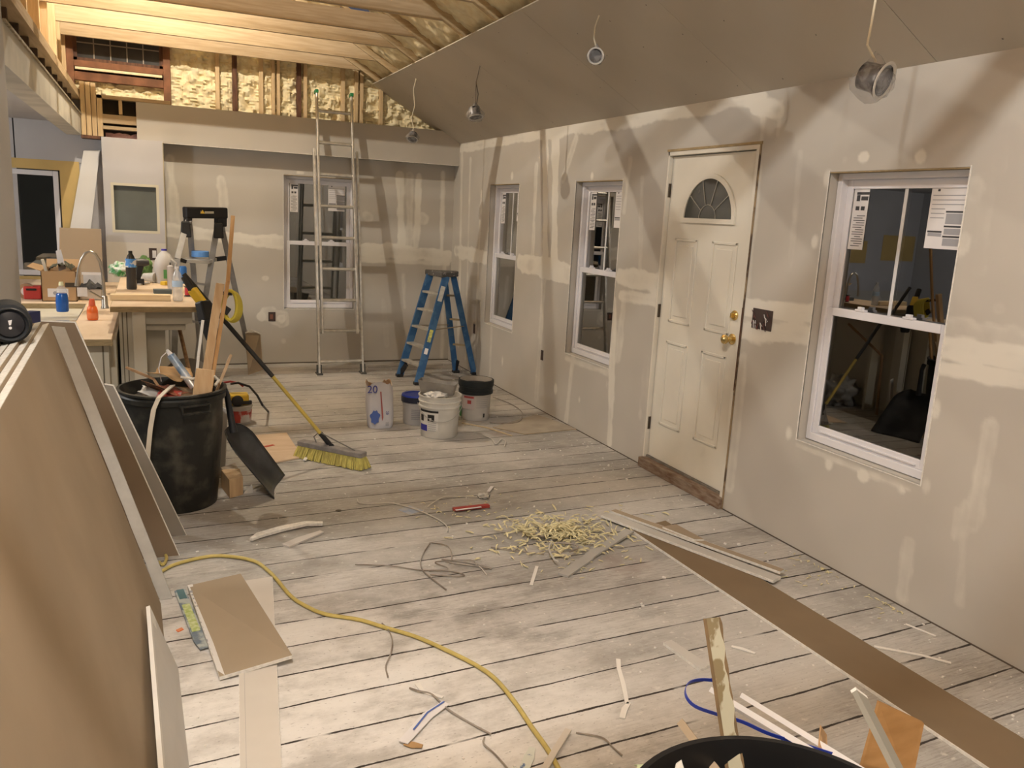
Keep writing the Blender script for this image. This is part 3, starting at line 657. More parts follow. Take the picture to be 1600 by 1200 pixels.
k.build('wires', mat('dark_red_wires', (0.20, 0.07, 0.06), .6, col2=(.03, .03, .03), scale=40), o); k2.build('white_wire', STK, o)
box_outlet((W, 6.52, .50), .045, .09, 'x', 'small dark outlet hole in the right wall below the third window', DB)
box_outlet((W, 8.23, .49), .05, .10, 'x', 'dark outlet hole in the right wall beside the blue stepladder', DB)
o = box_outlet((1.17, D, .515), .075, .10, 'y', 'brown outlet hole in the back wall left of the back window', DB); B().bb((1.15, D-.007, .49), (1.18, D-.004, .54)).build('receptacle', mat('brown_recept', (0.2, .08, .05), .6), o)
p = P(239, 397, y=BYF)
o = box_outlet((p.x, BYF-.003, p.z), .07, .115, 'y', 'dark outlet with pale face in the chase above the bar counter', DB); B().bb((p.x-.005, BYF-.012, p.z-.035), (p.x+.03, BYF-.006, p.z+.035)).build('receptacle', STK, o)
#PART2
# ================================================================== DRYWALL STACKS (left)
def lean_sheet(name, y0_, y1_, xb0, xb1, xt0, xt1, h, th, face, label, group=None, cat='drywall sheet', edge=GYPS):
    """sheet standing on a long edge, leaning left: bottom x at far/near, top x at far/near"""
    o = thing(name, ((xb0+xb1)/2, (y0_+y1_)/2, 0), label, cat, group)
    bf, bn, tf, tn = Vector((xb0, y1_, 0.0)), Vector((xb1, y0_, 0.0)), Vector((xt0, y1_, h)), Vector((xt1, y0_, h))
    n = (bn-bf).cross(tf-bf).normalized()
    if n.x < 0: n = -n
    # bring the foot so that the lowest corner touches the floor
    lift = Vector((0, 0, abs(n.z)*th+.001)) if n.z > 0 else Vector((0, 0, .001))
    q = [p+lift for p in (bf, bn, tn, tf)]
    B().prism(q, -n*(th)).build('gypsum_core', edge, o)
    e = (q[3]-q[0]).normalized()*.002; l = (q[1]-q[0]).normalized()*.002
    B().prism([q[0]+e+l+n*.0004, q[1]+e-l+n*.0004, q[2]-e-l+n*.0004, q[3]-e+l+n*.0004], -n*.001).build('paper_face', face, o)
    return o
NS = 7
lab = ['outermost brown-faced sheet of the stack leaning on the left wall', 'second sheet of the stack leaning on the left wall', 'third sheet of the stack leaning on the left wall', 'fourth sheet of the stack leaning on the left wall',
       'fifth sheet of the stack leaning on the left wall', 'sixth sheet of the stack leaning on the left wall', 'innermost sheet of the stack leaning on the left wall']
for i in range(NS):
    dx = -.0265*i; j = .004*((i*37) % 5-2)
    lean_sheet('drywall_sheet', 1.1, 3.545+j, -.012+dx, .055+dx, -.366+dx, -.30+dx, 1.215+j*.6, .022, BROWNP, lab[i], 'leaning stack of drywall sheets')
# narrow torn strip standing at the end of the stack
k = B(); a, b = P(250, 942, y=3.585), P(270, 938, y=3.585); t0, t1 = P(81, 510, y=3.585), P(101, 512, y=3.585)
a.z = b.z = 0.002
pts = []
for i in range(15):
    f = i/14; pl = a.lerp(t0, f); pts.append(pl+Vector((.004*noise.noise(Vector((i*1.7, 0, 0))), 0, 0)))
right = [b.lerp(t1, f/6) for f in range(7)]
poly = pts+right[::-1]
o = k.prism(poly, (0, .013, 0)).build('drywall_strip', mat('grey_strip', (0.55, 0.53, 0.49), .9, var=.12, scale=18)); tag(o, 'tall narrow torn drywall strip standing against the end of the leaning stack', 'drywall strip')
# slanted offcut further back, shade painted into its brown back, white cut edge to the right
def para(name, px, ybot, ytop, th, face, label, edge=GYPS, cat='drywall offcut'):
    bl, br, tr, tl = [P(*px[i], y=(ybot if i < 2 else ytop)) for i in range(4)]
    bl.z = br.z = 0.002
    o = thing(name, tuple((bl+br)/2), label, cat)
    B().prism([bl, br, tr, tl], (0, th, 0)).build('gypsum_core', edge, o)
    B().prism([bl+Vector((.001, -.0006, .002)), br+Vector((-.004, -.0006, .002)), tr+Vector((-.004, -.0006, -.004)), tl+Vector((.001, -.0006, -.004))], (0, .0015, 0)).build('paper_face', face, o)
    return o
SHADEDB = mat('shaded_brown_back', (0.20, 0.145, 0.095), .85, var=.12, scale=3)
para('drywall_offcut', [(200, 868), (281, 871), (118, 503), (42, 500)], 4.045, 4.16, .014, SHADEDB, 'slanted drywall offcut with shade-darkened brown back leaning behind the tall stack')
para('drywall_offcut', [(262, 867), (293, 868), (178, 602), (163, 600)], 4.30, 4.34, .014, mat('grey_brown_back', (0.27, 0.245, 0.215), .85, var=.1), 'narrow slanted offcut between the shade-darkened one and the trash can')
# low white offcut leaning on the stack, nearest
o = thing('drywall_offcut', (.03, 2.3, 0), 'low white drywall offcut leaning on the foot of the brown stack', 'drywall offcut')
q = [Vector((.040, 2.985, .004)), Vector((.070, 1.7, .004)), Vector((-.005, 1.7, .31)), Vector((-.046, 2.955, .285))]
B().prism(q, (-.0125, 0, -.003)).build('gypsum_core', mat('gypsum_white', (0.78, 0.76, 0.72), .9, var=.1), o)
B().prism([p+Vector((.0006, 0, .001)) for p in (q[0]+Vector((0,-.003,.003)), q[1], q[2]+Vector((0,0,-.004)), q[3]+Vector((0,-.003,-.004)))], (-.0012, 0, 0)).build('paper_face', mat('white_paper', (0.60, 0.585, 0.56), .8, var=.04), o)
# cylindrical speaker on top of the stack
sc = P(17, 528, y=3.02); sc.z = 1.285; so = thing('speaker', (sc.x, sc.y, 1.22), 'black cylindrical portable speaker lying on top of the drywall stack', 'speaker')
ax = Vector((-.18, 1, 0.0)).normalized(); RS = .064
DK = mat('speaker_cloth', (0.022, 0.024, 0.027), .8, var=.3, scale=90, bump=.3, bscale=200)
B().lathe([(RS*.86, .0), (RS*.97, .006), (RS, .018), (RS, .15), (RS*.97, .163), (RS*.86, .17)], sc, ax, 48).build('body', DK, so, smooth=True)
B().lathe([(RS*.86, -.001), (RS*.80, -.012), (RS*.74, -.006), (RS*.70, .003)], sc, ax, 48, caps=False).build('rubber_rim', mat('rubber', (0.035, 0.038, 0.042), .5), so, smooth=True)
B().lathe([(RS*.70, .001), (RS*.62, -.007), (RS*.35, -.012), (.001, -.013)], sc, ax, 48, caps=False).build('bass_cap', mat('glossy_black', (0.02, 0.02, 0.024), .22), so, smooth=True)
k = B(); R_ = facing(-ax); up = Vector((0, 0, 1)); rt = up.cross(-ax).normalized(); c0 = sc-ax*.0145
def sp2(x, z): return c0+rt*x+up*z
k.prism([sp2(-.005, .014), sp2(.006, .016), sp2(.004, .006), sp2(.002, -.001), sp2(-.003, -.001)], -ax*.001); k.build('mark_stroke', STK, so)
B().lathe([(.0045, 0), (.0045, .001)], sp2(0, -.010), -ax, 16).build('mark_dot', STK, so)
o = B().bar(P(38, 497, y=3.3), P(55, 494, y=3.4), .035, .04).build('glove', mat('navy_cloth', (0.03, 0.04, 0.14), .9)); tag(o, 'scrap of navy blue cloth behind the speaker on the drywall stack', 'cloth')

# ================================================================== KITCHEN COUNTERS
CREAM = mat('cream_beadboard', (0.58, 0.54, 0.44), .6, var=.06)
CRD = mat('groove', (0.16, 0.14, 0.10), .8)
LZ = .885; BZ = 1.04
def pt(u, v, z): return P(u, v, z=z)
lc = thing('kitchen_counter', (-.7, 6, 0), 'lower kitchen counter with raw plywood top and cream beadboard end', 'counter')
cx1 = pt(174, 530, LZ).x; cy0 = pt(150, 530, LZ).y; cx0 = -1.35
sy0, sy1 = pt(118, 501, LZ).y-.03, pt(100, 474, LZ).y; sx1 = pt(132, 480, LZ).x
th = .04
k = B(); k.bb((cx0, cy0, LZ-th), (cx1, sy0, LZ)); k.bb((sx1, sy0, LZ-th), (cx1, 8.79, LZ)); k.bb((cx0, sy1, LZ-th), (sx1, 8.98, LZ)); k.build('worktop', PLY, lc, bev=.002)
k = B(); k.bb((cx0, cy0-.003, LZ-th), (cx1, cy0, LZ-.003)); k.bb((cx1, cy0-.003, LZ-th), (cx1+.003, cy0+.02, LZ-.003)); k.build('cut_edge', PLYE, lc)
B().bb((cx0, sy1-.004, LZ-th), (sx1, sy1, LZ-.002)).build('cut_edge', PLYE, lc)
k = B(); k.bb((cx0, cy0+.06, 0.0), (cx1-.02, 8.75, LZ-th)); k.bb((cx1-.02, cy0+.22, 0.0), (-.215, 7.6, LZ-th)); k.build('cabinet', CREAM, lc)
k = B()
for x in np.arange(cx1-.05, cx0, -.085): k.bb((x-.004, cy0+.056, .02), (x+.004, cy0+.062, LZ-th-.002))
k.build('groove', CRD, lc)['kind'] = 'stuff'
SS = mat('stainless', (0.62, 0.62, 0.62), .28, 1.0)
sk = thing('sink', (-.8, 6.5, LZ-.2), 'stainless steel basin set in the lower plywood counter', 'sink')
sx0 = cx0+.12
k = B(); d_ = .19; t_ = .004
k.bb((sx0, sy0+.01, LZ-d_), (sx1-.002, sy1-.006, LZ-d_+t_)); k.bb((sx0, sy0+.006, LZ-d_), (sx1-.002, sy0+.01, LZ-.002)); k.bb((sx0, sy1-.01, LZ-d_), (sx1-.002, sy1-.006, LZ-.042)); k.bb((sx1-.008, sy0+.006, LZ-d_), (sx1-.004, sy1-.006, LZ-.004)); k.bb((sx0, sy0+.006, LZ-d_), (sx0+.004, sy1-.006, LZ-.04)); k.build('basin', SS, sk, bev=.001)
B().bb((sx0, sy0-.022, LZ+.0005), (sx1, sy0+.012, LZ+.0035)).build('rim', mat('bright_rim', (0.85, 0.84, 0.80), .2, 1.0), sk)
# bar: higher counter
bc = thing('bar_counter', (0, 6.3, 0), 'raised bar counter with plywood top and cream panelled front', 'counter')
bx0, bx1_ = pt(172, 480, BZ).x, pt(312, 480, BZ).x+.01; by0 = pt(240, 479, BZ).y; by1 = 7.62
B().bb((bx0, by0, BZ-.035), (bx1_, by1, BZ)).build('worktop', PLY, bc, bev=.002)
k = B(); k.bb((bx0, by0-.003, BZ-.035), (bx1_, by0, BZ-.004)); k.bb((bx0-.003, by0, BZ-.035), (bx0, by1, BZ-.004)); k.bb((bx1_, by0, BZ-.035), (bx1_+.003, by1, BZ-.004)); k.build('cut_edge', PLYE, bc)
px_ = P(226, 500, y=by0+.07).x; fx0 = bx0+.04
k = B(); k.bb((fx0, by0+.10, 0.0), (px_-.07, by1, BZ-.036)); k.build('cabinet', CREAM, bc)
k = B(); k.bb((px_-.07, by0+.05, 0.0), (px_+.005, by0+.15, BZ-.036)); k.build('corner_post', mat('cream_trim', (0.66, 0.62, 0.52), .55), bc, bev=.003)
k = B()
for x in (fx0+.045, fx0+.105, fx0+.02): k.bb((x-.003, by0+.096, .02), (x+.003, by0+.101, BZ-.04))
k.build('groove', CRD, bc)
k = B(); k.bb((px_+.005, by0+.10, BZ-.125), (bx1_-.05, by0+.12, BZ-.036)); k.bb((px_+.005, by0+.14, BZ-.17), (bx1_-.09, by0+.16, BZ-.036)); k.bb((bx1_-.07, by0+.12, BZ-.125), (bx1_-.05, by1-.2, BZ-.036)); k.build('apron', mat('cream_apron', (0.50, 0.46, 0.37), .6), bc, bev=.002)
k = B(); k.bb((px_-.03, by0+.30, 0.0), (px_+.12, by0+.33, BZ-.04)); k.build('back_panel', CREAM, bc)
def on_lc(u, v): return pt(u, v, LZ)
def on_bc(u, v): return pt(u, v, BZ)
# faucet
f0 = on_lc(164, 482); fa = thing('faucet', tuple(f0), 'tall brushed steel gooseneck faucet beside the sink', 'faucet')
FS = mat('brushed_nickel', (0.50, 0.47, 0.42), .3, 1.0)
yy = f0.y
B().lathe([(.028, 0), (.028, .008), (.022, .02), (.021, .085), (.016, .095)], f0, (0,0,1), 20).build('base', FS, fa, smooth=True)
path = [P(u, v, y=yy) for u, v in [(163, 462), (162, 445), (160, 425), (156, 408), (149, 397), (141, 393), (133, 396), (127, 406), (123, 420), (121, 434)]]
B().tube([f0+Vector((0, 0, .08))]+path, .011, 12).build('spout', FS, fa, smooth=True)
B().tube([P(121, 434, y=yy), P(120, 447, y=yy)], [.013, .016], 12).build('spray_head', FS, fa, smooth=True)
B().tube([f0+Vector((.0, 0, .075)), f0+Vector((-.03, -.02, .085)), f0+Vector((-.09, -.05, .13))], [.012, .009, .006], 10).build('handle', FS, fa, smooth=True)
# cardboard box
CARD = mat('cardboard', (0.46, 0.30, 0.16), .85, var=.08, scale=5)
def prect(u0, v0, u1, v1, y): a = P(u0, v1, y=y); b = P(u1, v0, y=y); return a, b
bb0 = on_lc(66, 471); yb = bb0.y; xb1_ = P(121, 470, y=yb).x; zt = P(90, 424, y=yb).z
cb = thing('cardboard_box', ((bb0.x+xb1_)/2, yb+.2, LZ), 'open brown cardboard box on the counter behind the sink', 'box')
k = B(); e = .005; X0, X1, Y0, Y1 = bb0.x, xb1_, yb, yb+.42
k.bb((X0, Y0, LZ+.001), (X1, Y0+e, zt)); k.bb((X0, Y1-e, LZ+.001), (X1, Y1, zt)); k.bb((X0, Y0, LZ+.001), (X0+e, Y1, zt)); k.bb((X1-e, Y0, LZ+.001), (X1, Y1, zt)); k.bb((X0, Y0, LZ+.001), (X1, Y1, LZ+.006)); k.build('carton', CARD, cb)
k = B(); k.prism([(X0, Y1, zt), (X0, Y0, zt), (X0-.09, Y0+.03, zt+.03), (X0-.09, Y1-.03, zt+.03)], (0, 0, .004)); k.build('flap', CARD, cb)
k = B(); k.prism([(X0, Y1, zt), (X1, Y1, zt), (X1, Y1+.03, zt+.06), (X0, Y1+.03, zt+.06)], (0, 0, .004)); k.build('flap', CARD, cb)
B().bb((X0+.16, Y0-.001, zt-.12), (X0+.26, Y0+.001, zt-.085)).build('hand_hole', DARKM, cb)
B().bb((X0+.04, Y0-.0015, LZ+.035), (X0+.18, Y0-.0003, LZ+.10)).build('label', STK, cb); B().bb((X0+.24, Y0-.0015, LZ+.04), (X0+.31, Y0-.0003, LZ+.11)).build('label', STK, cb)
B().lathe([(.014, 0), (.014, .0006)], (X0+.09, Y0-.002, LZ+.065), (0, -1, 0), 16).build('label_ring', INKG, cb)
# things in and round the box
o = B().bar((X0+.05, Y0+.1, zt-.1), P(66, 405, y=Y0+.1), .02, .02).build('foam_stick', mat('off_white', (0.66, 0.62, 0.52), .8), bev=.003); tag(o, 'off-white stick poking out of the cardboard box on the left', 'stick')
o = B().prism([P(87, 392, y=Y0+.15), P(95, 390, y=Y0+.15), P(103, 420, y=Y0+.15), P(92, 424, y=Y0+.15)], (0, .01, 0)).build('white_board', STK); tag(o, 'small white board standing tilted in the cardboard box', 'board')
vs = []; k = B()
for i in range(17):
    for j in range(9): vs.append((X0+.05+(X1-X0-.08)*i/16, Y0+.05+.3*j/8, zt+.015+.03*noise.noise(Vector((i*.5, j*.5, 2)))+.03*math.sin(math.pi*i/16)))
k.add(vs, [(i*9+j, (i+1)*9+j, (i+1)*9+j+1, i*9+j+1) for i in range(16) for j in range(8)]); o = k.build('work_glove', mat('dark_green_grey', (0.09, 0.09, 0.065), .9, var=.4, scale=20), smooth=True); tag(o, 'crumpled dark glove lying on top inside the cardboard box', 'glove')
r0 = on_lc(58, 468); o = thing('red_tool_case', tuple(r0), 'small red plastic case left of the cardboard box', 'case')
B().bb((r0.x-.09, r0.y, LZ+.001), (r0.x+.03, r0.y+.12, LZ+.10)).build('body', mat('red_plastic', (0.50, 0.05, 0.04), .5), o, bev=.008); B().bb((r0.x-.07, r0.y-.004, LZ+.07), (r0.x+.0, r0.y, LZ+.085)).build('latch', BLACKP, o)
r0 = on_lc(41, 468); o = thing('tape_reel', tuple(r0), 'round brown and clear tape reel standing left of the red case', 'reel')
B().lathe([(.06, 0), (.06, .05)], (r0.x, r0.y+.02, LZ+.061), (0, 1, 0), 28).build('reel', mat('amber_tape', (0.35, 0.22, 0.13), .3), o, smooth=True); B().lathe([(.035, -.004), (.035, .0)], (r0.x, r0.y+.02, LZ+.061), (0, 1, 0), 20).build('hub', STK, o)
# bottles
def bottle(name, base, prof, mt, label, cap=None, capmt=None, band=None, bandmt=None, group=None, cat='bottle', seg=24, extra=None):
    o = thing(name, tuple(base), label, cat, group)
    B().lathe(prof, base+Vector((0, 0, .001)), (0,0,1), seg).build('body', mt, o, smooth=True)
    if cap: B().lathe(cap, base, (0,0,1), 16).build('cap', capmt, o, smooth=True)
    if band: B().lathe(band, base, (0,0,1), seg, caps=False).build('label_band', bandmt, o, smooth=True)
    return o
BLUEL = mat('blue_soap', (0.02, 0.11, 0.42), .15, var=.1); CLR = mat('clear_plastic', (0.85, 0.87, 0.88), .08, trans=.85, spec=.5)
def clear(name, a=.35, col=(.8, .82, .83)): return mat(name, col, .12, alpha=a, spec=.8)
CL = clear('clear_pet', .28)
def H(base, u, v): return P(u, v, y=base.y).z-base.z
b0 = on_lc(98, 487); b0.y += .0; b0.z = LZ
h = H(b0, 94, 443)
bottle('dish_soap_bottle', b0, [(.036, 0), (.040, .01), (.041, h*.35), (.037, h*.6), (.030, h*.66)], BLUEL, 'clear dish soap bottle half full of blue liquid on the counter', band=[(.0295, h*.66), (.034, h*.75), (.028, h*.86), (.014, h*.9), (.013, h*.94)], bandmt=CL, cap=[(.016, h*.93), (.015, h), (.013, h+.012)], capmt=mat('pale_cap', (.75, .76, .5), .5))
b0 = on_lc(145, 500); h = H(b0, 143, 467)
bottle('orange_bottle', b0, [(.030, 0), (.033, .008), (.034, h*.45), (.027, h*.62), (.020, h*.68)], mat('orange_plastic', (0.80, 0.16, 0.03), .35), 'orange squeeze bottle standing on the near end of the lower counter', cap=[(.021, h*.67), (.019, h*.85), (.015, h)], capmt=mat('orange_red', (0.65, 0.12, 0.05), .4), band=[(.0345, h*.1), (.0345, h*.35)], bandmt=mat('orange_label', (0.78, 0.22, 0.08), .5))
# paint can with black rag next to faucet, white tub behind
b0 = on_lc(150, 470); b0 = Vector((b0.x-.02, b0.y+.1, LZ)); o = thing('paper_roll_tub', tuple(b0), 'white plastic tub with dark rag in it behind the faucet', 'tub')
k = B(); k.bb((b0.x-.09, b0.y-.06, LZ+.001), (b0.x+.06, b0.y+.07, LZ+.09)); k.build('tub', STK, o, bev=.01)
vs = [(b0.x-.10+.17*i/9, b0.y-.07+.14*j/6, LZ+.095+.03*noise.noise(Vector((i*.6, j*.7, 5)))+.05*math.sin(math.pi*i/9)*math.sin(math.pi*j/6)) for i in range(10) for j in range(7)]
o = B().add(vs, [(i*7+j, (i+1)*7+j, (i+1)*7+j+1, i*7+j+1) for i in range(9) for j in range(6)]).build('rag', mat('dark_rag', (0.04, 0.042, 0.05), .8), smooth=True); tag(o, 'dark rag heaped on the white tub behind the faucet', 'rag')
a, b = prect(131, 428, 158, 452, 8.3); o = thing('white_frame_panel', (a.x, 8.3, LZ), 'white framed panel propped behind the faucet', 'panel')
k = B(); k.bb((a.x, 8.3, LZ+.001), (b.x, 8.315, b.z)); k.build('panel', mat('light_grey_panel', (.55, .56, .58), .4, var=.3, scale=8), o); B().bb((a.x-.01, 8.295, b.z-.01), (b.x+.01, 8.32, b.z+.012)).build('top_rail', STK, o)
# wooden boards propped on the back wall of the kitchen
tb = [P(u, v, y=8.85) for u, v in [(103, 415), (136, 415), (155, 234), (129, 234)]]
for p_ in tb[:2]: pass
o = thing('drywall_plank', (tb[0].x, 8.8, LZ), 'tall slanted pale drywall plank leaning in the kitchen beside the window', 'drywall plank')
bl = Vector((tb[0].x-.04, 8.72, LZ+.001)); br = Vector((tb[1].x-.02, 8.72, LZ+.001)); B().prism([bl, br, Vector((tb[2].x, 8.98, tb[2].z)), Vector((tb[3].x, 8.98, tb[3].z))], (0, .013, 0)).build('board', mat('pale_plank', (0.60, 0.585, 0.565), .85), o)
a, b = prect(97, 358, 158, 425, 8.6); o = B().prism([(a.x-.02, 8.5, LZ+.001), (b.x, 8.5, LZ+.001), (b.x, 8.6, b.z), (a.x, 8.6, b.z)], (0, .012, 0)).build('brown_board', mat('brown_board', (0.34, 0.26, 0.18), .8)); tag(o, 'brown board propped upright behind the slanted pale plank in the kitchen', 'board')
# ---- bar clutter
b0 = on_bc(232, 471); o = thing('pine_block', tuple(b0), 'clean pale two-by-four lying along the front of the bar', 'lumber')
a, b = on_bc(172, 470), on_bc(267, 471); zt = P(220, 459, y=a.y).z
B().bb((a.x, a.y, BZ+.001), (b.x, a.y+.089, BZ+.039)).build('block', wood('fresh_pine', (0.80, 0.64, 0.40), (0.74, 0.56, 0.33), (1, 12, 12)), o, bev=.003)
b0 = on_bc(278, 470); h = H(b0, 277, 417)
bottle('water_bottle', b0, [(.028, 0), (.033, .008), (.031, h*.12), (.033, h*.16), (.031, h*.28), (.033, h*.32), (.032, h*.62), (.026, h*.78), (.013, h*.90), (.013, h*.95)], clear('pet_bottle', .42, (.75, .76, .76)), 'clear ridged water bottle standing at the front right corner of the bar', cap=[(.014, h*.94), (.014, h)], capmt=STK, band=[(.0335, h*.42), (.0335, h*.6)], bandmt=mat('pale_blue_label', (.45, .60, .78), .5))
b0 = on_bc(258, 442); h = H(b0, 259, 389)
o = thing('milk_jug', tuple(b0), 'big translucent gallon jug with blue cap at the back of the bar', 'jug')
B().lathe([(.070, 0), (.076, .01), (.077, h*.5), (.070, h*.66), (.045, h*.84), (.022, h*.92), (.020, h*.96)], b0+Vector((0,0,.001)), (0,0,1), 24).build('body', mat('hdpe', (0.62, 0.61, 0.60), .4, var=.06), o, smooth=True)
B().lathe([(.021, h*.95), (.021, h)], b0, (0,0,1), 16).build('cap', mat('blue_cap', (.08, .06, .5), .4), o)
B().tube([b0+Vector((.05, -.05, h*.72)), b0+Vector((.085, -.06, h*.6)), b0+Vector((.072, -.05, h*.4))], .009, 8).build('handle', MATS['hdpe'], o, smooth=True); B().bb((b0.x-.01, b0.y-.078, BZ+.04), (b0.x+.035, b0.y-.072, BZ+.11)).build('green_label', mat('green_label', (.12, .40, .14), .5), o)
b0 = on_bc(206, 452); h = H(b0, 207, 392)
bottle('drink_bottle', b0, [(.032, 0), (.036, .01), (.033, h*.3), (.036, h*.45), (.036, h*.7), (.024, h*.86), (.013, h*.93)], mat('dark_drink', (0.05, 0.045, 0.04), .15), 'dark drink bottle with bright blue label standing on the left of the bar', cap=[(.014, h*.93), (.014, h)], capmt=BLACKP, band=[(.0365, h*.58), (.0365, h*.8)], bandmt=mat('blue_white_label', (.10, .32, .75), .5, col2=(.75, .78, .8), scale=25, lo=.45, hi=.5))
GB = mat('green_bag', (0.08, 0.36, 0.12), .35, col2=(0.72, 0.76, 0.70), scale=22, lo=.42, hi=.58)
def lump(name, c, r, mt, label, cat, amp=.25, fr=2.2, seed=0.0, flat=0.0):
    bm = bmesh.new(); bmesh.ops.create_icosphere(bm, subdivisions=4, radius=1)
    for v in bm.verts:
        n = 1+amp*noise.noise(v.co*fr+Vector((seed, seed, 0))); v.co = Vector((v.co.x*r[0]*n, v.co.y*r[1]*n, v.co.z*r[2]*n))
        if v.co.z < -r[2]*.75: v.co.z = -r[2]*.75
        v.co += Vector(c)
    me = bpy.data.meshes.new(name); bm.to_mesh(me); bm.free(); me.materials.append(mt)
    for p in me.polygons: p.use_smooth = True
    o = bpy.data.objects.new(name, me); C.objects.link(o); return tag(o, label, cat)
b0 = on_bc(191, 430); lump('plastic_bag', (b0.x, b0.y-.12, BZ+.05), (.085, .08, .065), GB, 'crumpled green and white plastic bag on the left of the bar', 'bag', .5, 2.6)
b0 = on_bc(226, 430); lump('plastic_bag', (b0.x, b0.y-.1, BZ+.075), (.06, .06, .095), mat('green_cloth', (0.14, 0.27, 0.08), .7, var=.4, scale=12), 'dark green crumpled bag behind the dark drink bottle', 'bag', .4, 2.6, 3)
b0 = on_bc(219, 445); o = thing('cordless_tool', tuple(b0), 'black cordless power tool lying in the clutter on the bar', 'power tool')
k = B(); k.bb((b0.x-.06, b0.y-.03, BZ+.001), (b0.x+.03, b0.y+.04, BZ+.045)); k.build('battery', BLACKP, o, bev=.006); B().bar((b0.x-.02, b0.y, BZ+.04), (b0.x+.01, b0.y, BZ+.15), .04, .045).build('grip', BLACKP, o, bev=.008); B().lathe([(.03, 0), (.032, .06), (.02, .1)], (b0.x-.03, b0.y, BZ+.17), (1, 0, 0), 16).build('motor_body', mat('dark_grey_plastic', (.06, .06, .065), .4), o, smooth=True)
b0 = on_bc(232, 440); o = thing('coffee_cup', tuple(b0), 'white paper cup lying on its side on the bar', 'cup')
B().lathe([(.030, 0), (.040, .10)], b0+Vector((-.03, -.06, .042)), (.8, -.55, .0), 24).build('cup', mat('paper_cup', (.60, .60, .58), .6, var=.2, scale=20), o, smooth=True)
def flat_item(name, a, b, w, h, mt, label, cat, z, bev=.003):
    a = pt(*a, z); b = pt(*b, z); a.z = b.z = z+h/2+.001
    o = B().bar(a, b, w, h).build(name, mt, bev=bev); return tag(o, label, cat)
flat_item('caulk_tube', (204, 436), (222, 441), .04, .035, STK, 'white tube lying on the bar in front of the dark bottle', 'tube', BZ, .01)
flat_item('putty_knife', (217, 446), (233, 443), .03, .012, mat('grey_blade', (.5, .48, .45), .4, .6), 'grey putty knife lying on the bar behind the pine block', 'putty knife', BZ)
flat_item('screwdriver', (240, 441), (256, 441), .022, .022, mat('dark_red_plastic', (.25, .04, .03), .4), 'dark red handled screwdriver on the bar beside the jug', 'screwdriver', BZ, .006)
flat_item('yellow_marker_case', (254, 446), (266, 445), .05, .03, mat('yellow_plastic', (.75, .50, .04), .4), 'small bright yellow case on the bar near the water bottle', 'case', BZ, .006)
flat_item('black_battery_tray', (240, 459), (268, 459), .07, .032, mat('grey_tray', (.09, .11, .11), .4), 'dark grey tray on the bar behind the pine block end', 'tray', BZ, .004)
b0 = on_bc(267, 452); h = H(b0, 266, 410); bottle('caulk_cartridge', b0, [(.022, 0), (.023, .005), (.023, h*.85), (.008, h*.9)], STK, 'slim white cartridge standing left of the water bottle', cap=[(.006, h*.88), (.003, h)], capmt=BLACKP, cat='cartridge')
b0 = on_bc(293, 463); o = thing('red_spool', tuple(b0), 'red and dark spool standing right of the water bottle on the bar', 'spool')
B().lathe([(.024, 0), (.024, .004), (.016, .006), (.016, .065), (.024, .067), (.024, .072)], b0+Vector((0,0,.001)), (0,0,1), 20).build('spool', mat('dark_spool', (.06, .05, .05), .5), o, smooth=True); B().lathe([(.0165, .01), (.0175, .012), (.0175, .06), (.0165, .062)], b0+Vector((.0,-.004,0)), (0,0,1), 20).build('red_thread', mat('red_thread', (.5, .04, .05), .5), o, smooth=True)
b0 = on_bc(286, 443); h = H(b0, 287, 416); bottle('blue_can', b0, [(.030, 0), (.031, h*.9), (.024, h)], mat('blue_can', (.04, .18, .55), .35, col2=(.5, .6, .75), scale=18, lo=.35, hi=.45), 'blue can behind the water bottle on the bar', cat='can')
# grey tub lid and shovel handle under the bar overhang
c_ = P(292, 545, y=6.9); o = B().lathe([(.20, 0), (.205, .006), (.205, .02), (.19, .028)], (c_.x, 6.9, .26), (0.1, -1, .25), 40).build('tub_lid', mat('grey_lid', (0.21, 0.20, 0.195), .6, var=.1), smooth=True); tag(o, 'round grey plastic lid leaning under the bar overhang', 'lid')
a, b = P(280, 512, y=6.1), P(297, 585, y=5.6); o = B().tube([a, b, Vector((b.x+.02, b.y-.05, .03))], .013, 8).build('tool_handle', wood('brown_handle', (.36, .22, .11), (.25, .14, .07), (8, 8, 1)), smooth=True); tag(o, 'brown wooden tool handle leaning under the bar overhang', 'handle')
# crumpled grey sheeting behind the can
c_ = P(285, 585, y=6.0); lump('plastic_sheeting', (c_.x, 6.1, .13), (.20, .14, .17), mat('milky_sheet', (.42, .41, .39), .3, var=.5, scale=9), 'crumpled pale sheeting heaped behind the trash can', 'sheeting', .6, 2.4, 8)
# aluminium folding ladder behind the bar
AL2 = mat('grey_aluminium', (0.36, 0.355, 0.345), .6, .25, var=.15, scale=15)
fl_ = thing('folding_ladder', (.45, 8.1, 0), 'grey aluminium step ladder with black top bar standing behind the bar', 'ladder')
ly = 8.05
A_, B_ = P(292, 336, y=ly-.1), P(347, 338, y=ly+.1)
k = B(); k.bar(P(288, 332, y=ly-.1), P(353, 333, y=ly+.12), .07, .10); k.build('top_bar', BLACKP, fl_, bev=.012)
k = B(); k.bar(P(289, 343, y=ly-.1), P(298, 344, y=ly-.07), .06, .09); k.bar(P(337, 344, y=ly+.06), P(352, 345, y=ly+.12), .06, .11); k.build('end_bracket', BLACKP, fl_, bev=.01)
k = B(); k.bar(P(305, 331, y=ly-.075), P(314, 331, y=ly-.055), .004, .02); k.bar(P(320, 332, y=ly-.04), P(334, 332, y=ly-.02), .004, .02); k.build('light_mark', mat('grey_letter', (.5, .48, .4), .5), fl_)
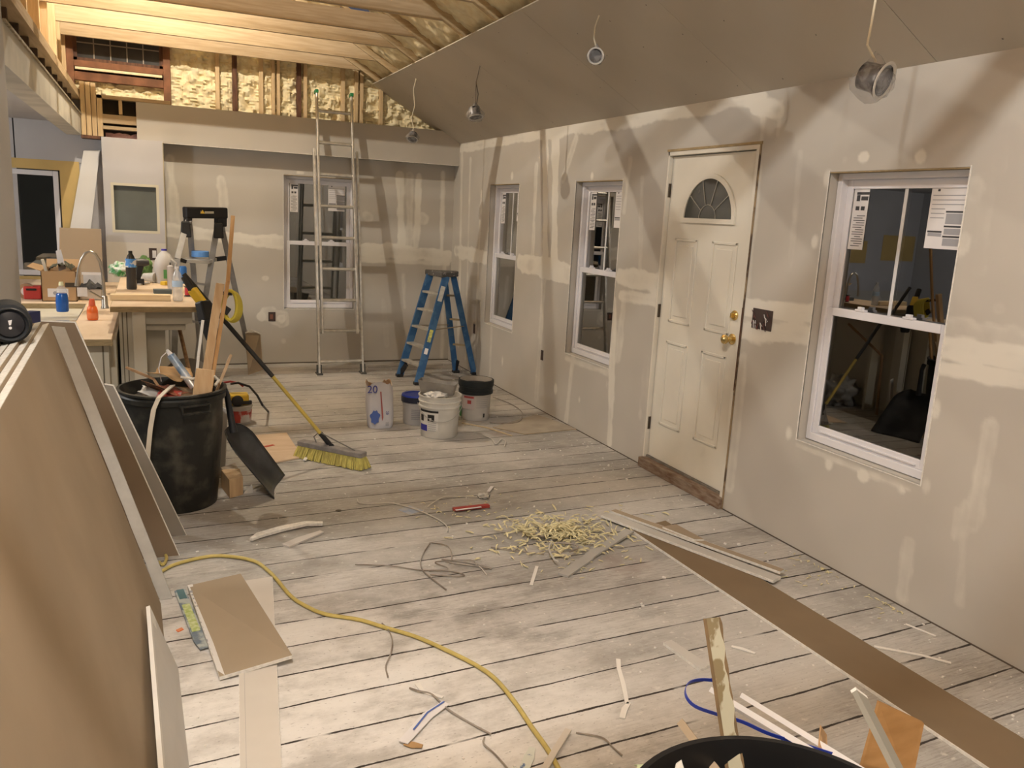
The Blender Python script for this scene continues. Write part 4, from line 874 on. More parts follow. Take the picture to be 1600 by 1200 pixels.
k = B(); c_ = P(316.5, 331, y=ly-.062); k.prism([c_+Vector((-.02, -.003, -.015)), c_+Vector((.02, -.003, -.015)), c_+Vector((0, -.003, .018))], (0, .002, 0)); k.build('yellow_mark', MATS['yellow_plastic'], fl_)
def leg(nm, pts, w=.05, h=.028, mt=AL2): k = B(); [k.bar(pts[i], pts[i+1], w, h, up=(0, 1, 0)) for i in range(len(pts)-1)]; return k.build(nm, mt, fl_, bev=.003)
h1 = P(289, 358, y=ly-.12); h2 = P(297, 358, y=ly-.08); h3 = P(338, 362, y=ly+.04); h4 = P(348, 362, y=ly+.10)
leg('leg', [P(294, 345, y=ly-.1), h1, P(277, 405, y=ly-.3), Vector((P(266, 470, y=ly-.3).x, ly-.36, .01))])
leg('leg', [P(295, 345, y=ly-.1), h2, P(300, 400, y=ly+.1), Vector((P(315, 470, y=ly+.3).x, ly+.5, .01))])
fb = P(304, 592, z=0.01)
leg('leg', [P(342, 345, y=ly+.1), h3, P(320, 470, y=(ly+.04+fb.y)/2-.05), fb])
fr = Vector((P(393, 565, z=0.01).x-.02, 8.95, .01))
leg('leg', [P(345, 345, y=ly+.1), h4, h4.lerp(fr, .5), fr])
for c_ in (P(290, 358, y=ly-.1), P(341, 360, y=ly+.07)): B().bar(c_+Vector((0, -.02, -.07)), c_+Vector((0, -.02, .07)), .09, .09, w2=.07, h2=.07).build('hinge_lock', BLACKP, fl_, bev=.01)
a, b, c_, d_ = P(278, 405, y=ly-.25), P(327, 407, y=ly-.02), P(345, 401, y=ly+.22), P(303, 400, y=ly+.2)
k = B(); k.prism([a, b, c_, d_], (0, 0, -.03)); sh = k.build('shelf', mat('pale_shelf', (.62, .60, .55), .4, .3), fl_, bev=.003)
k = B(); k.bar(P(277, 404, y=ly-.26), P(290, 409, y=ly-.22), .03, .03); k.bar(P(338, 405, y=ly+.14), P(352, 403, y=ly+.22), .03, .04); k.build('shelf_bracket', BLACKP, fl_)
k = B(); k.bar(P(295, 440, y=ly), P(321, 445, y=ly), .02, .02); k.bar(P(292, 500, y=ly), P(314, 505, y=ly), .02, .02); k.build('rung', AL2, fl_)
c_ = P(313, 402, y=ly); c_.z += .003; o = thing('painters_tape', tuple(c_), 'roll of light blue painters tape lying on the folding ladder shelf', 'tape roll')
BT = mat('blue_tape', (0.12, 0.30, 0.68), .6, var=.08); B().lathe([(.048, 0), (.072, 0), (.076, .004), (.076, .05), (.072, .054), (.048, .054), (.048, 0)], c_, (0,0,1), 32, caps=False).build('tape', BT, o, smooth=True)
# yellow coiled cord hanging by the ladder
YC = mat('yellow_cord', (0.66, 0.55, 0.07), .5, var=.15)
o = thing('coiled_cord', tuple(P(360, 478, y=5.1)), 'thick coil of yellow cord hanging on the tall boards of the trash can', 'coiled cord')
for i in range(5):
    c_ = P(359+i*1.2, 477+i*.7, y=5.08+i*.013); pts = [c_+Vector((.040*math.cos(t)*(1+.05*i), .008*math.sin(3*t), .088*math.sin(t))) for t in [2*math.pi*j/28 for j in range(29)]]
    B().tube(pts, .010, 8, caps=False).build('loop', YC, o, smooth=True)
B().bar(P(350, 490, y=5.07), P(357, 480, y=5.07), .02, .04).build('plug', BLACKP, o, bev=.005)
B().bar(P(337, 457, y=5.06), P(362, 459, y=5.09), .014, .02).build('hook_strap', BLACKP, o)
# brown paper-faced scrap on back wall base
o = thing('drywall_scrap', tuple(P(398, 570, y=8.8)), 'small brown drywall scrap hanging from the broom pole before the back wall', 'drywall scrap')
q = [P(383, 520, y=7.6), P(404, 519, y=7.6), P(411, 576, y=7.6), P(388, 586, y=7.6)]
q = [P(*uv, z=0) for uv in ((388, 586), (411, 578))]; yA = q[0].y; q2 = [P(383, 520, y=yA+.2), P(407, 520, y=yA+.25)]
B().prism([q[0]+Vector((0,0,.002)), q[1]+Vector((0,0,.002)), q2[1], q2[0]], (0, .012, 0)).build('board', BROWNP, o); k = B(); k.tube([q2[0]+Vector((0,-.01,0)), q2[0].lerp(q2[1], .4)+Vector((0, -.01, .03)), q2[1]+Vector((0,-.01,-.01))], .008, 6); k.build('torn_paper_edge', GYPS, o)
o['label'] = 'small brown drywall scrap with torn white top standing before the back wall'

# ================================================================== TRASH CAN
TC = Vector((.085, 4.85, 0)); RT, RB, HT = .272, .222, .675
tcm = mat('dusty_black_can', (0.075, 0.068, 0.052), .5, col2=(0.012, 0.012, 0.010), scale=9, lo=.50, hi=.78, bump=.1, detail=10)
tc = thing('trash_can', tuple(TC), 'big black round trash can filled with demolition debris', 'trash can')
prof = [(RB, 0.0), (RB+.004, .02), (RB+.012, .15), (RB+.032, .45), (RT-.01, HT-.07), (RT-.008, HT-.06), (RT+.006, HT-.055), (RT+.008, HT-.03), (RT, HT-.02), (RT+.012, HT-.01), (RT+.012, HT), (RT-.004, HT+.002), (RT-.012, HT-.02), (RB+.02, .40), (RB+.0, .30), (.001, .29)]
def wob(t, h): return 1+(.022*max(0, math.cos(9*t))**2 if .02 < h < HT-.1 else 0)+.012*math.cos(2*t+.6)*(h/HT)
B().lathe(prof, TC+Vector((0,0,.001)), (0,0,1), 96, caps=False, wob=wob).build('body', tcm, tc, smooth=True)
B().lathe([(.001, 0), (RB, 0)], TC+Vector((0,0,.0012)), (0,0,1), 48, caps=False).build('bottom', tcm, tc)
for s_, an in ((1, -1.20), (-1, -1.20+math.pi)):
    d = Vector((math.cos(an), math.sin(an), 0)); t = Vector((-d.y, d.x, 0)); c_ = TC+d*(RT+.0)+Vector((0,0,HT-.09))
    k = B(); k.tube([c_-t*.075+Vector((0,0,.045)), c_-t*.075+d*.028+Vector((0,0,.035)), c_-t*.075+d*.03, c_+t*.075+d*.03, c_+t*.075+d*.028+Vector((0,0,.035)), c_+t*.075+Vector((0,0,.045))], .009, 8); k.bar(c_-t*.08+d*.012+Vector((0,0,.04)), c_+t*.08+d*.012+Vector((0,0,.04)), .03, .012); k.build('handle', tcm, tc, smooth=True)
# rubbish bed (uncountable) + things sticking out
bed = B(); vs = []; n1_, n2_ = 16, 40; fs = []
for i in range(n1_+1):
    for j in range(n2_):
        r = (RT-.03)*i/n1_; t = 2*math.pi*j/n2_; x, y = r*math.cos(t), r*math.sin(t)
        vs.append((TC.x+x, TC.y+y, HT-.10+.045*noise.noise(Vector((x*9, y*9, 0)))+.06*max(0, y)/RT))
for i in range(n1_):
    for j in range(n2_): fs.append((i*n2_+j, (i+1)*n2_+j, (i+1)*n2_+(j+1) % n2_, i*n2_+(j+1) % n2_))
o = bed.add(vs, fs).build('rubbish_bed', mat('rubbish', (0.30, 0.20, 0.12), .9, col2=(0.06, .05, .045), scale=14, lo=.4, hi=.6, detail=8), smooth=True); tag(o, 'mixed brown rubbish filling the black trash can to near the rim', 'rubbish', kind='stuff')
def crumple(name, corners, mt, label, cat, amp=.03, th=.003, n=10, fr=4):
    a, b, c, d = [Vector(p) for p in corners]; vs = []
    for i in range(n+1):
        for j in range(n+1):
            p = a.lerp(b, i/n).lerp(d.lerp(c, i/n), j/n); p = p+Vector((noise.noise(p*fr), noise.noise(p*fr+Vector((7, 0, 0))), noise.noise(p*fr+Vector((0, 9, 0)))))*amp; vs.append(p)
    o = B().add(vs, [(i*(n+1)+j, (i+1)*(n+1)+j, (i+1)*(n+1)+j+1, i*(n+1)+j+1) for i in range(n) for j in range(n)]).build(name, mt, smooth=True)
    s_ = o.modifiers.new('th', 'SOLIDIFY'); s_.thickness = th; return tag(o, label, cat)
def pc(u, v, y): return P(u, v, y=y)
CB2 = mat('brown_cardboard', (0.42, 0.26, 0.12), .85, var=.3, scale=8); CB3 = mat('dark_cardboard', (0.20, 0.10, 0.05), .85, var=.3, scale=8)
crumple('cardboard_scrap', [pc(222, 592, 4.72), pc(262, 606, 4.66), pc(262, 618, 4.7), pc(234, 604, 4.9)], CB3, 'dark curled cardboard flap at the left of the trash can top', 'cardboard', .02, fr=7)
crumple('cardboard_scrap', [pc(232, 582, 4.78), pc(280, 598, 4.7), pc(300, 574, 4.95), pc(262, 570, 5.0)], CB2, 'crumpled tan kraft paper across the trash can top', 'paper', .035, fr=9)
crumple('cardboard_scrap', [pc(243, 606, 4.7), pc(276, 618, 4.66), pc(300, 612, 4.8), pc(262, 600, 4.9)], mat('red_brown_card', (.36, .13, .07), .8, var=.2), 'red-brown cardboard piece in the front of the trash can', 'cardboard', .02, fr=9)
crumple('plastic_wrap', [pc(214, 612, 4.72), pc(240, 622, 4.66), pc(252, 615, 4.75), pc(222, 600, 4.85)], mat('white_film', (.62, .60, .56), .3, var=.2), 'wad of white plastic film inside the left rim of the trash can', 'plastic', .025, fr=14)
crumple('red_label', [pc(243, 622, 4.65), pc(282, 622, 4.65), pc(284, 612, 4.72), pc(250, 610, 4.75)], mat('red_paper', (.42, .06, .04), .6, col2=(.55, .5, .45), scale=20, lo=.3, hi=.4), 'red printed packaging just inside the front rim of the trash can', 'packaging', .015, fr=9)
def stick(name, pts, w, h, mt, label, cat, up=(0, -1, 0), bev=.002): 
    k = B(); pts = [Vector(p) for p in pts]
    for i in range(len(pts)-1): k.bar(pts[i], pts[i+1], w, h, up=up)
    o = k.build(name, mt, bev=bev); return tag(o, label, cat)
TALL = wood('tall_board', (0.60, 0.42, 0.24), (0.52, 0.34, 0.18), (12, 12, 1.5))
stick('scrap_board', [Vector((.20, 4.90, .33)), pc(344, 443, 5.02)], .046, .03, TALL, 'tall pine board with red top standing in the trash can', 'board')
stick('scrap_lath', [Vector((.24, 4.95, .33)), pc(356, 440, 5.05), pc(364, 337, 5.1)], .022, .016, wood('lath', (0.60, 0.36, 0.16), (0.48, 0.27, 0.11), (12, 12, 1.5)), 'longest thin lath rising from the trash can past the folding ladder', 'lath')
stick('scrap_board', [Vector((.19, 4.66, .42)), pc(321, 577, 4.68)], .095, .018, TALL, 'short wide pine board end sticking out of the trash can front', 'board')
stick('scrap_lath', [Vector((.22, 4.78, .42)), pc(361, 554, 4.9)], .016, .012, wood('grey_lath', (0.52, 0.38, 0.24), (0.42, 0.28, 0.16), (12, 12, 1.5)), 'short thin lath slanting right out of the trash can', 'lath')
stick('scrap_lath', [Vector((.1, 4.72, .55)), pc(240, 592, 4.8), pc(197, 574, 4.9)], .014, .012, wood('brown_lath', (0.40, 0.24, 0.12), (0.28, 0.16, 0.08), (3, 12, 12)), 'thin brown lath sticking out over the left rim of the trash can', 'lath')
stick('metal_strip', [Vector((.18, 4.9, .4)), pc(310, 556, 4.98), pc(317, 500, 5.02)], .016, .006, mat('white_metal', (.75, .74, .70), .4), 'white metal strip standing upright in the trash can', 'strip')
# blue caulk tube
a, b = pc(262, 548, 4.8), pc(301, 602, 4.74)
o = thing('caulk_tube', tuple(b), 'blue and silver caulk tube sticking up from the trash can', 'tube')
B().tube([a.lerp(b, .12), a.lerp(b, .80)], .022, 20).build('barrel', mat('blue_silver', (0.12, 0.22, 0.36), .3, .2, col2=(.55, .58, .6), scale=12, lo=.4, hi=.6), o, smooth=True); B().tube([a.lerp(b, -.03), a.lerp(b, .12)], [.006, .015], 12).build('nozzle', STK, o, smooth=True); B().tube([a.lerp(b, .80), a.lerp(b, 1.05)], .024, 20).build('end_band', mat('silver_foil', (.75, .74, .72), .25, .7), o, smooth=True)
o = B().tube([pc(262, 549, 4.8), pc(252, 558, 4.8), pc(248, 575, 4.8), pc(252, 596, 4.8)], .003, 6).build('wire_scrap', STK); tag(o, 'thin pale wire curling up beside the blue caulk tube', 'wire')
o = B().tube([pc(283, 589, 4.75), pc(300, 592, 4.72), pc(320, 590, 4.78), pc(336, 588, 4.84), pc(342, 594, 4.8), pc(336, 602, 4.76)], .008, 8).build('foam_rope', mat('cream_rope', (.66, .62, .54), .8), smooth=True); tag(o, 'cream foam cord looping over the top of the trash can', 'cord')
# pale strip curling out over the rim down the front
pts = [pc(270, 602, 4.72), pc(258, 612, 4.60), pc(248, 622, 4.545), pc(240, 640, 4.53), pc(235, 670, 4.52), pc(232, 700, 4.52), pc(230, 728, 4.53)]
o = B().ribbon(pts, .024, .006, side=(1, -.2, .15)).build('vinyl_strip', mat('cream_strip', (.62, .56, .46), .6, var=.1), smooth=True); tag(o, 'cream flexible strip curling out over the front rim of the trash can', 'strip')
# ---- black scoop shovel leaning on the can
so = thing('scoop_shovel', (.6, 4.95, 0), 'black plastic scoop shovel leaning blade-down against the trash can', 'shovel')
c1, c2 = Vector((.615, 4.73, .004)), Vector((.735, 5.14, .01)); t1, t2 = pc(352, 668, 4.86), pc(376, 640, 5.0)
t1, t2 = pc(352, 690, 4.80), pc(380, 655, 5.12); neck = pc(362, 660, 4.98)
vs = []; nu, nv = 14, 12
for i in range(nu+1):
    f = i/nu
    for j in range(nv+1):
        g = j/nv; A1 = t1.lerp(c1, f); A2 = t2.lerp(c2, f); p = A1.lerp(A2, g)
        nn = Vector((.75, -.45, .45)).normalized(); dish = (1-(2*g-1)**2)
        p = p-nn*dish*(.06*(1-.5*f)); 
        if f < .25: p = p.lerp(neck-nn*.05, (1-f/.25)**2*.55)
        vs.append(p)
o = B().add(vs, [(i*(nv+1)+j, (i+1)*(nv+1)+j, (i+1)*(nv+1)+j+1, i*(nv+1)+j+1) for i in range(nu) for j in range(nv)]).build('blade', mat('dusty_black_plastic', (0.085, 0.085, 0.083), .35, col2=(.014, .015, .017), scale=4, lo=.48, hi=.75), so, smooth=True)
s_ = o.modifiers.new('th', 'SOLIDIFY'); s_.thickness = .005
B().tube([neck+Vector((.01, -.01, -.06)), neck+Vector((0,0,.0)), pc(355, 618, 5.0), pc(349, 606, 5.0)], [.024, .02, .017, .02], 12).build('handle', BLACKP, so, smooth=True)
# ---- pail with yellow tool behind the can
pb = P(376, 665, z=0); pb = Vector((pb.x, pb.y+.09, 0)); o = thing('small_pail', tuple(pb), 'small red and white labelled pail behind the trash can', 'pail')
ph = P(376, 636, y=pb.y-.05).z
B().lathe([(.085, .001), (.098, ph), (.104, ph), (.104, ph+.012), (.096, ph+.012)], pb, (0,0,1), 28).build('pail', mat('pail_grey', (.42, .40, .38), .5), o, smooth=True); B().lathe([(.0885, .02), (.0965, ph-.025)], pb, (0,0,1), 28, caps=False).build('label', mat('red_label', (.38, .05, .04), .6, col2=(.55, .52, .5), scale=9, lo=.42, hi=.5), o, smooth=True)
o = thing('yellow_power_tool', (pb.x, pb.y, ph+.012), 'yellow and black cordless tool lying on the small pail', 'power tool')
k = B(); k.bb((pb.x-.08, pb.y-.06, ph+.013), (pb.x+.07, pb.y+.05, ph+.10)); k.build('housing', MATS['yellow_plastic'], o, bev=.015)
k = B(); k.lathe([(.04, 0), (.045, .02), (.03, .03)], (pb.x-.02, pb.y-.06, ph+.055), (0, -1, 0), 20); k.build('grip_ring', BLACKP, o, smooth=True); B().bb((pb.x+.0, pb.y-.065, ph+.02), (pb.x+.09, pb.y-.03, ph+.05)).build('battery', BLACKP, o, bev=.005)
o = B().tube([P(360, 600, y=pb.y), P(372, 598, y=pb.y), P(390, 604, y=pb.y-.05), P(402, 618, y=pb.y-.1), P(410, 633, y=pb.y-.12), P(419, 643, z=.01)], .009, 8).build('strap', BLACKP, smooth=True); tag(o, 'black strap draped from the yellow tool to the floor', 'strap')
o = B().tube([P(349, 598, y=pb.y+.05), P(360, 596, y=pb.y+.03), P(374, 599, y=pb.y+.0), P(380, 604, y=pb.y-.02)], .008, 8).build('red_hose', mat('dark_red_hose', (.35, .03, .03), .5), smooth=True); tag(o, 'short dark red hose arched above the yellow tool', 'hose')
# ---- blocks by the can
def floor_block(name, px, h, mt, label, cat, bev=.003):
    poly = [P(u, v, z=0.001) for u, v in px]; o = B().prism(poly, (0, 0, h)).build(name, mt, bev=bev); return tag(o, label, cat)
floor_block('wood_block', [(346, 762), (359, 779), (380, 773), (375, 760)], .115, wood('block', (.52, .36, .20), (.42, .28, .15), (8, 8, 1)), 'stubby wood block on the floor between trash can and shovel', 'block')
floor_block('wood_block', [(345, 752), (352, 760), (372, 752), (368, 744)], .09, wood('block2', (.40, .33, .25), (.3, .24, .18), (8, 8, 1)), 'greyish wood offcut behind the stubby block at the trash can', 'block')
o = B().prism([P(380, 772, z=.001), P(396, 770, z=.001), P(394, 757, z=.06)], (0, .012, .0)).build('drywall_chip', WHITE_DRY); tag(o, 'small white triangular drywall chip beside the stubby block', 'chip')
o = para('drywall_offcut', [(342, 745), (352, 745), (356, 640), (347, 636)], P(347, 745, z=0).y+.02, P(347, 745, z=0).y+.05, .012, mat('grey_face2', (.50, .48, .44), .8), 'narrow grey offcut standing between trash can and black shovel')
pl = floor_block('plywood_square', [(398, 682), (409, 702), (430, 724), (478, 715), (461, 698), (448, 678)], .012, wood('thin_ply', (.62, .48, .34), (.54, .40, .27), (1, 5, 1)), 'pale plywood square on the floor with a red mark behind the broom', 'plywood')
k = B(); a, b = P(413, 698, z=.0145), P(428, 695, z=.0145); k.bar(a, b, .03, .001); k.build('red_mark', mat('red_mark', (.45, .07, .04), .7), pl)

# ================================================================== BROOM
bh0, bh1 = P(470, 712, z=.05), P(566, 729, z=.05)
bm_ = thing('push_broom', tuple((bh0+bh1)/2*1.0), 'push broom with yellow bristles, head on the floor and pole leaning on the bar', 'broom'); bm_.location.z = 0
d = (bh1-bh0); d.z = 0; d.normalize(); nrm = Vector((-d.y, d.x, 0))
q0 = P(468, 692, z=.085); q1 = P(567, 712, z=.085); q0.z = q1.z = .098
b0_, b1_ = Vector((q0.x, q0.y-.03, .098)), Vector((q1.x, q1.y-.03, .098))
B().bar(b0_, b1_, .07, .036).build('block', mat('grey_block', (.27, .25, .235), .8, var=.25, scale=20), bm_, bev=.006)
# bristle tufts
BR = mat('yellow_bristle', (0.56, 0.50, 0.14), .8, col2=(.40, .34, .10), scale=50, stretch=(1, 1, .1), lo=.4, hi=.6)
k = B(); L_ = (b1_-b0_).length; dd = (b1_-b0_).normalized(); nn = Vector((-dd.y, dd.x, 0))
for i in range(46):
    f = (i+.5)/46
    for j in range(6):
        s_ = (j-2.5)/2.5; p = b0_+dd*(L_*f)+nn*s_*.026; p.z = .082
        q = p+nn*s_*.03+dd*((f-.5)*.045)+Vector((random.uniform(-.006, .006), random.uniform(-.006, .006), 0)); q.z = .002+random.uniform(0, .006)
        k.tube([p, (p+q)/2+Vector((0,0,.002)), q], [.005, .007, .0075], 5)
o = k.build('bristles', BR, bm_); o['kind'] = 'stuff'
base = (b0_+b1_)/2; base.z = .115
e1 = pc(507, 690, 5.42); topp = Vector((.20, 5.50, 1.245)); 
sock = P(511, 694, y=5.40)
hb = P(513, 692, y=5.42); hm = P(426, 588, y=5.44); ht = P(287, 428, y=5.475)
YH = mat('yellow_pole', (0.60, 0.45, 0.10), .45, var=.15)
B().tube([hb, hm], .0125, 14).build('pole', YH, bm_, smooth=True)
B().tube([hm, ht.lerp(hm, .0)], .0145, 14).build('black_grip_sleeve', mat('worn_black', (.03, .028, .025), .6), bm_, smooth=True)
B().tube([hb+(hm-hb).normalized()*.09, hb-(hm-hb).normalized()*.02, Vector((base.x, base.y, .112))], [.016, .018, .02], 12).build('socket', BLACKP, bm_, smooth=True)
k = B(); c_ = hb+(hm-hb).normalized()*.10; k.tube([c_, b0_+dd*L_*.86+Vector((0,0,.02))], .004, 6); k.tube([c_, b0_+dd*L_*.22+Vector((0,0,.06)), b0_+dd*L_*.26+Vector((0,0,.02))], .004, 6); k.build('brace', mat('brace_steel', (.18, .17, .16), .5, .5), bm_)
# black and yellow long tool beside it
o = thing('level_tool', tuple(P(322, 560, y=5.2)), 'chunky black and yellow pole tool leaning on the bar corner beside the broom pole', 'tool')
a, b, c_ = pc(300, 452, 5.36), pc(318, 476, 5.33), pc(333, 532, 5.28)
B().bar(a, b, .05, .05).build('yellow_collar', MATS['yellow_plastic'], o, bev=.006)
k = B(); k.bar(b.lerp(c_, -.1), b.lerp(c_, .45), .085, .06, w2=.10, h2=.07); k.bar(b.lerp(c_, .40), c_, .10, .07, w2=.07, h2=.05); k.build('black_head', BLACKP, o, bev=.012)
B().tube([pc(288, 432, 5.37), pc(301, 455, 5.355)], .022, 12).build('handle', mat('worn_black', (0,0,0)), o, smooth=True)

# ================================================================== LADDERS
# extension ladder
el = thing('extension_ladder', (1.78, 8.4, 0), 'tall aluminium extension ladder leaning on the header before the back window', 'ladder')
def rail_line(x0_, x1_, zb_, zt_, off):
    sl = (HY-.07-8.40)/2.585
    f = lambda z, x: Vector((x, 8.40+sl*z-off, z))
    return f(zb_, x0_), f(zt_, x1_)
def channel(k, a, b, w=.028, dpt=.075): k.bar(a, b, w, dpt, up=(0, -1, .2))
for (xl, xr, zb_, zt_, off, nm) in ((1.555, 2.010, 0.012, 2.28, 0, 'base_rail'), (1.59, 1.955, .42, 2.83, .045, 'fly_rail')):
    for x in (xl, xr):
        x2 = x+(-.005 if x > 1.8 else .006)
        a, b = rail_line(x, x2, zb_, zt_, off); k = B(); channel(k, a, b, .022, .06); k.build(nm, ALU, el, bev=.004)
    z = .13 if off == 0 else .13+.316*2
    while z < (zt_-.05 if off else .6):
        a, _ = rail_line(xl, xl, z, z, off); b, _ = rail_line(xr, xr, z, z, off); B().tube([a, b], .017, 10).build('rung', ALU, el, smooth=True); z += .316
GRN = mat('green_cap', (0.02, 0.20, 0.07), .5)
for x in (1.594, 1.952): a, b = rail_line(x, x, 2.825, 2.86, .045); B().bar(a, b, .034, .07, up=(0, -1, .2)).build('end_cap', GRN, el, bev=.004)
for x in (1.555, 2.01): k = B(); k.bb((x-.03, 8.34, .001), (x+.03, 8.46, .016)); k.bar((x, 8.40, .01), (x, 8.41, .10), .05, .04); k.build('foot', mat('foot_rubber', (.07, .07, .065), .7), el, bev=.003)
# blue stepladder
bl_ = thing('stepladder', (2.75, 8.1, 0), 'blue fibreglass stepladder with paint spatters standing in the far corner', 'ladder')
F1, F2 = P(624, 588, z=.002), P(652, 601, z=.002); R1, R2 = P(712, 582, z=.002), P(741, 585, z=.002)
ctr = (F1+F2+R1+R2)/4; TH = 1.66
cap = P(689, 420, y=ctr.y); TH = cap.z
fd = (F2-F1).normalized(); 
T1, T2 = P(672, 428, y=ctr.y+.08), P(697, 432, y=ctr.y-.12); T3, T4 = P(694, 430, y=ctr.y+.14), P(708, 430, y=ctr.y-.02)
k = B(); k.prism([T1+Vector((-.05, .03, -.01)), T2+Vector((-.06, -.04, -.01)), T4+Vector((.04, -.06, -.01)), T4+Vector((.05, .05, -.01)), T3+Vector((.02, .07, -.01))], (0, 0, .055)); k.build('top_cap', mat('speckled_cap', (.09, .085, .08), .6, col2=(.35, .32, .30), scale=40, lo=.34, hi=.42), bl_, bev=.01)
for a, b in ((F1, T1), (F2, T2)): k = B(); k.bar(a, b, .030, .075, up=(1, 0, 0)); k.build('front_rail', BLUEF, bl_, bev=.004)
for a, b in ((R1, T3), (R2, T4)): k = B(); k.bar(a, b, .03, .06, up=(1, 0, 0)); k.build('rear_rail', BLUEF, bl_, bev=.004)
for i in range(1, 6):
    f = i*.1666
    a, b = F1.lerp(T1, f), F2.lerp(T2, f); B().bar(a, b, .075, .022).build('step', mat('step_alu', (.58, .54, .47), .45, .4, var=.25, scale=15), bl_, bev=.003)
BRC = mat('brace_tan', (.34, .27, .17), .5, .4)
for f in (.30, .56, .80): a, b = R1.lerp(T3, f), R2.lerp(T4, f); B().bar(a, b, .02, .02).build('rear_brace', BRC, bl_)
for (fa, fb) in (((F1, T1), (R1, T3)), ((F2, T2), (R2, T4))): B().bar(fa[0].lerp(fa[1], .50), fb[0].lerp(fb[1], .50), .022, .006).build('spreader', BRC, bl_)
for a in (F1, F2, R1, R2): B().bb((a.x-.035, a.y-.035, .001), (a.x+.035, a.y+.035, .03)).build('foot', BLACKP, bl_, bev=.005)
for (fa, c_) in ((.10, R1), (.11, F1)):
    t_ = T3 if c_ is R1 else T1; o_ = R2 if c_ is R1 else F2; B().bar(c_.lerp(t_, .03), c_.lerp(t_, .16).lerp(o_, .18), .02, .045).build('foot_gusset', BLACKP, bl_)
def on_rail(f, w, h, mt, nm):
    a = F2.lerp(T2, f); dr_ = (T2-F2).normalized(); view = (Vector((0, 0, EYE))-a).normalized(); vs = dr_.cross(view).normalized(); n_ = vs.cross(dr_).normalized()
    if n_.dot(view) < 0: n_ = -n_
    c_ = a+n_*.041; k = B(); k.prism([c_-vs*w/2-dr_*h/2, c_+vs*w/2-dr_*h/2, c_+vs*w/2+dr_*h/2, c_-vs*w/2+dr_*h/2], n_*.001); k.build(nm, mt, bl_)
on_rail(.83, .045, .16, mat('grey_label', (.48, .49, .47), .5, var=.2, scale=40), 'grey_label'); on_rail(.44, .035, .13, mat('yellow_warning', (.60, .58, .10), .5, col2=(.3, .3, .12), scale=35), 'warning_label'); on_rail(.30, .035, .06, STK, 'size_label')

# ================================================================== BUCKETS AND BAG
CR = lambda n_, c_, **k_: mat(n_, c_, .45, **k_)
def bucket(name, c, r, h, mt, label, cat='bucket', taper=.88):
    o = thing(name, tuple(c), label, cat)
    B().lathe([(r*taper, .001), (r*taper+.004, .006), (r*.97, h*.70), (r*.985, h*.72), (r*1.03, h*.725), (r*1.03, h*.76), (r*.99, h*.765), (r*1.0, h*.84), (r*1.05, h*.845), (r*1.05, h*.875), (r*1.01, h*.88), (r*1.02, h*.97), (r*1.06, h*.975), (r*1.06, h), (r*.99, h), (r*.97, h*.9), (r*.86, .02), (.001, .02)], c, (0,0,1), 56, caps=False).build('body', mt, o, smooth=True)
    return o
WB = mat('dusty_white_pail', (0.66, 0.64, 0.59), .5, var=.15, scale=9)
def curved_label(o, c, r0, r1, z0_, z1_, t0_, t1_, mt, nm, n=14):
    vs = []
    for i in range(n+1):
        t = t0_+(t1_-t0_)*i/n
        for (r, z) in ((r0, z0_), (r1, z1_)): vs.append((c.x+r*math.cos(t), c.y+r*math.sin(t), z))
    k = B().add(vs, [(2*i, 2*i+2, 2*i+3, 2*i+1) for i in range(n)]); return k.build(nm, mt, o, smooth=True)
NAVY = mat('navy_print', (0.03, 0.03, 0.28), .5); CRM = mat('cream_label', (.66, .64, .60), .6); BLK = mat('print_black', (.02, .02, .02), .6); GRYL = mat('grey_print', (.42, .42, .42), .6)
# front white bucket
cb_ = P(688, 686, z=0); r_ = .135; cw = Vector((cb_.x+.05, cb_.y+.13, 0)); hw = P(688, 618, y=cw.y-.06).z
r_ = (P(719, 640, y=cw.y).x-P(655, 640, y=cw.y).x)/2/math.cos(.0)/1.06
cw.x = (P(719, 640, y=cw.y).x+P(654, 640, y=cw.y).x)/2
wbk = bucket('plaster_bucket', cw, r_, hw, WB, 'white lidless plaster bucket with blue and black label, grey mud pan on top')
va = math.atan2(-cw.y, -cw.x)
def lr(z): return r_*(.885+(.97-.885)*z/(hw*.7))+.002
def lab_(t0_, t1_, za, zb, mt, nm, e=0.0): curved_label(wbk, cw, lr(za)+e, lr(zb)+e, za, zb, va+t0_, va+t1_, mt, nm)
lab_(-1.25, -.05, .05, hw*.68, CRM, 'label'); lab_(-1.22, -.66, .055, hw*.32, NAVY, 'navy_panel', .0012); lab_(-1.2, -.05, hw*.63, hw*.68, BLK, 'label_top_bar', .0012)
lab_(-.62, -.25, hw*.42, hw*.58, BLK, 'house_mark', .0012); lab_(-.52, -.40, hw*.44, hw*.50, CRM, 'mark_gap', .002); lab_(-1.15, -.9, hw*.40, hw*.55, BLK, 'bold_print', .0012)
for i in range(5): lab_(-.60, -.15, .06+.016*i, .066+.016*i, GRYL, 'fine_print', .0012)
k = B(); pts = []
for i in range(17):
    t = va-1.3+2.75*i/16; s_ = math.sin(math.pi*i/16); rr = r_*1.05+.01; pts.append(Vector((cw.x+rr*math.cos(t), cw.y+rr*math.sin(t), hw*.80-.12*s_)))
k.tube(pts, .0025, 6); k.build('bail_wire', mat('steel_wire', (.5, .48, .45), .4, .7), wbk)
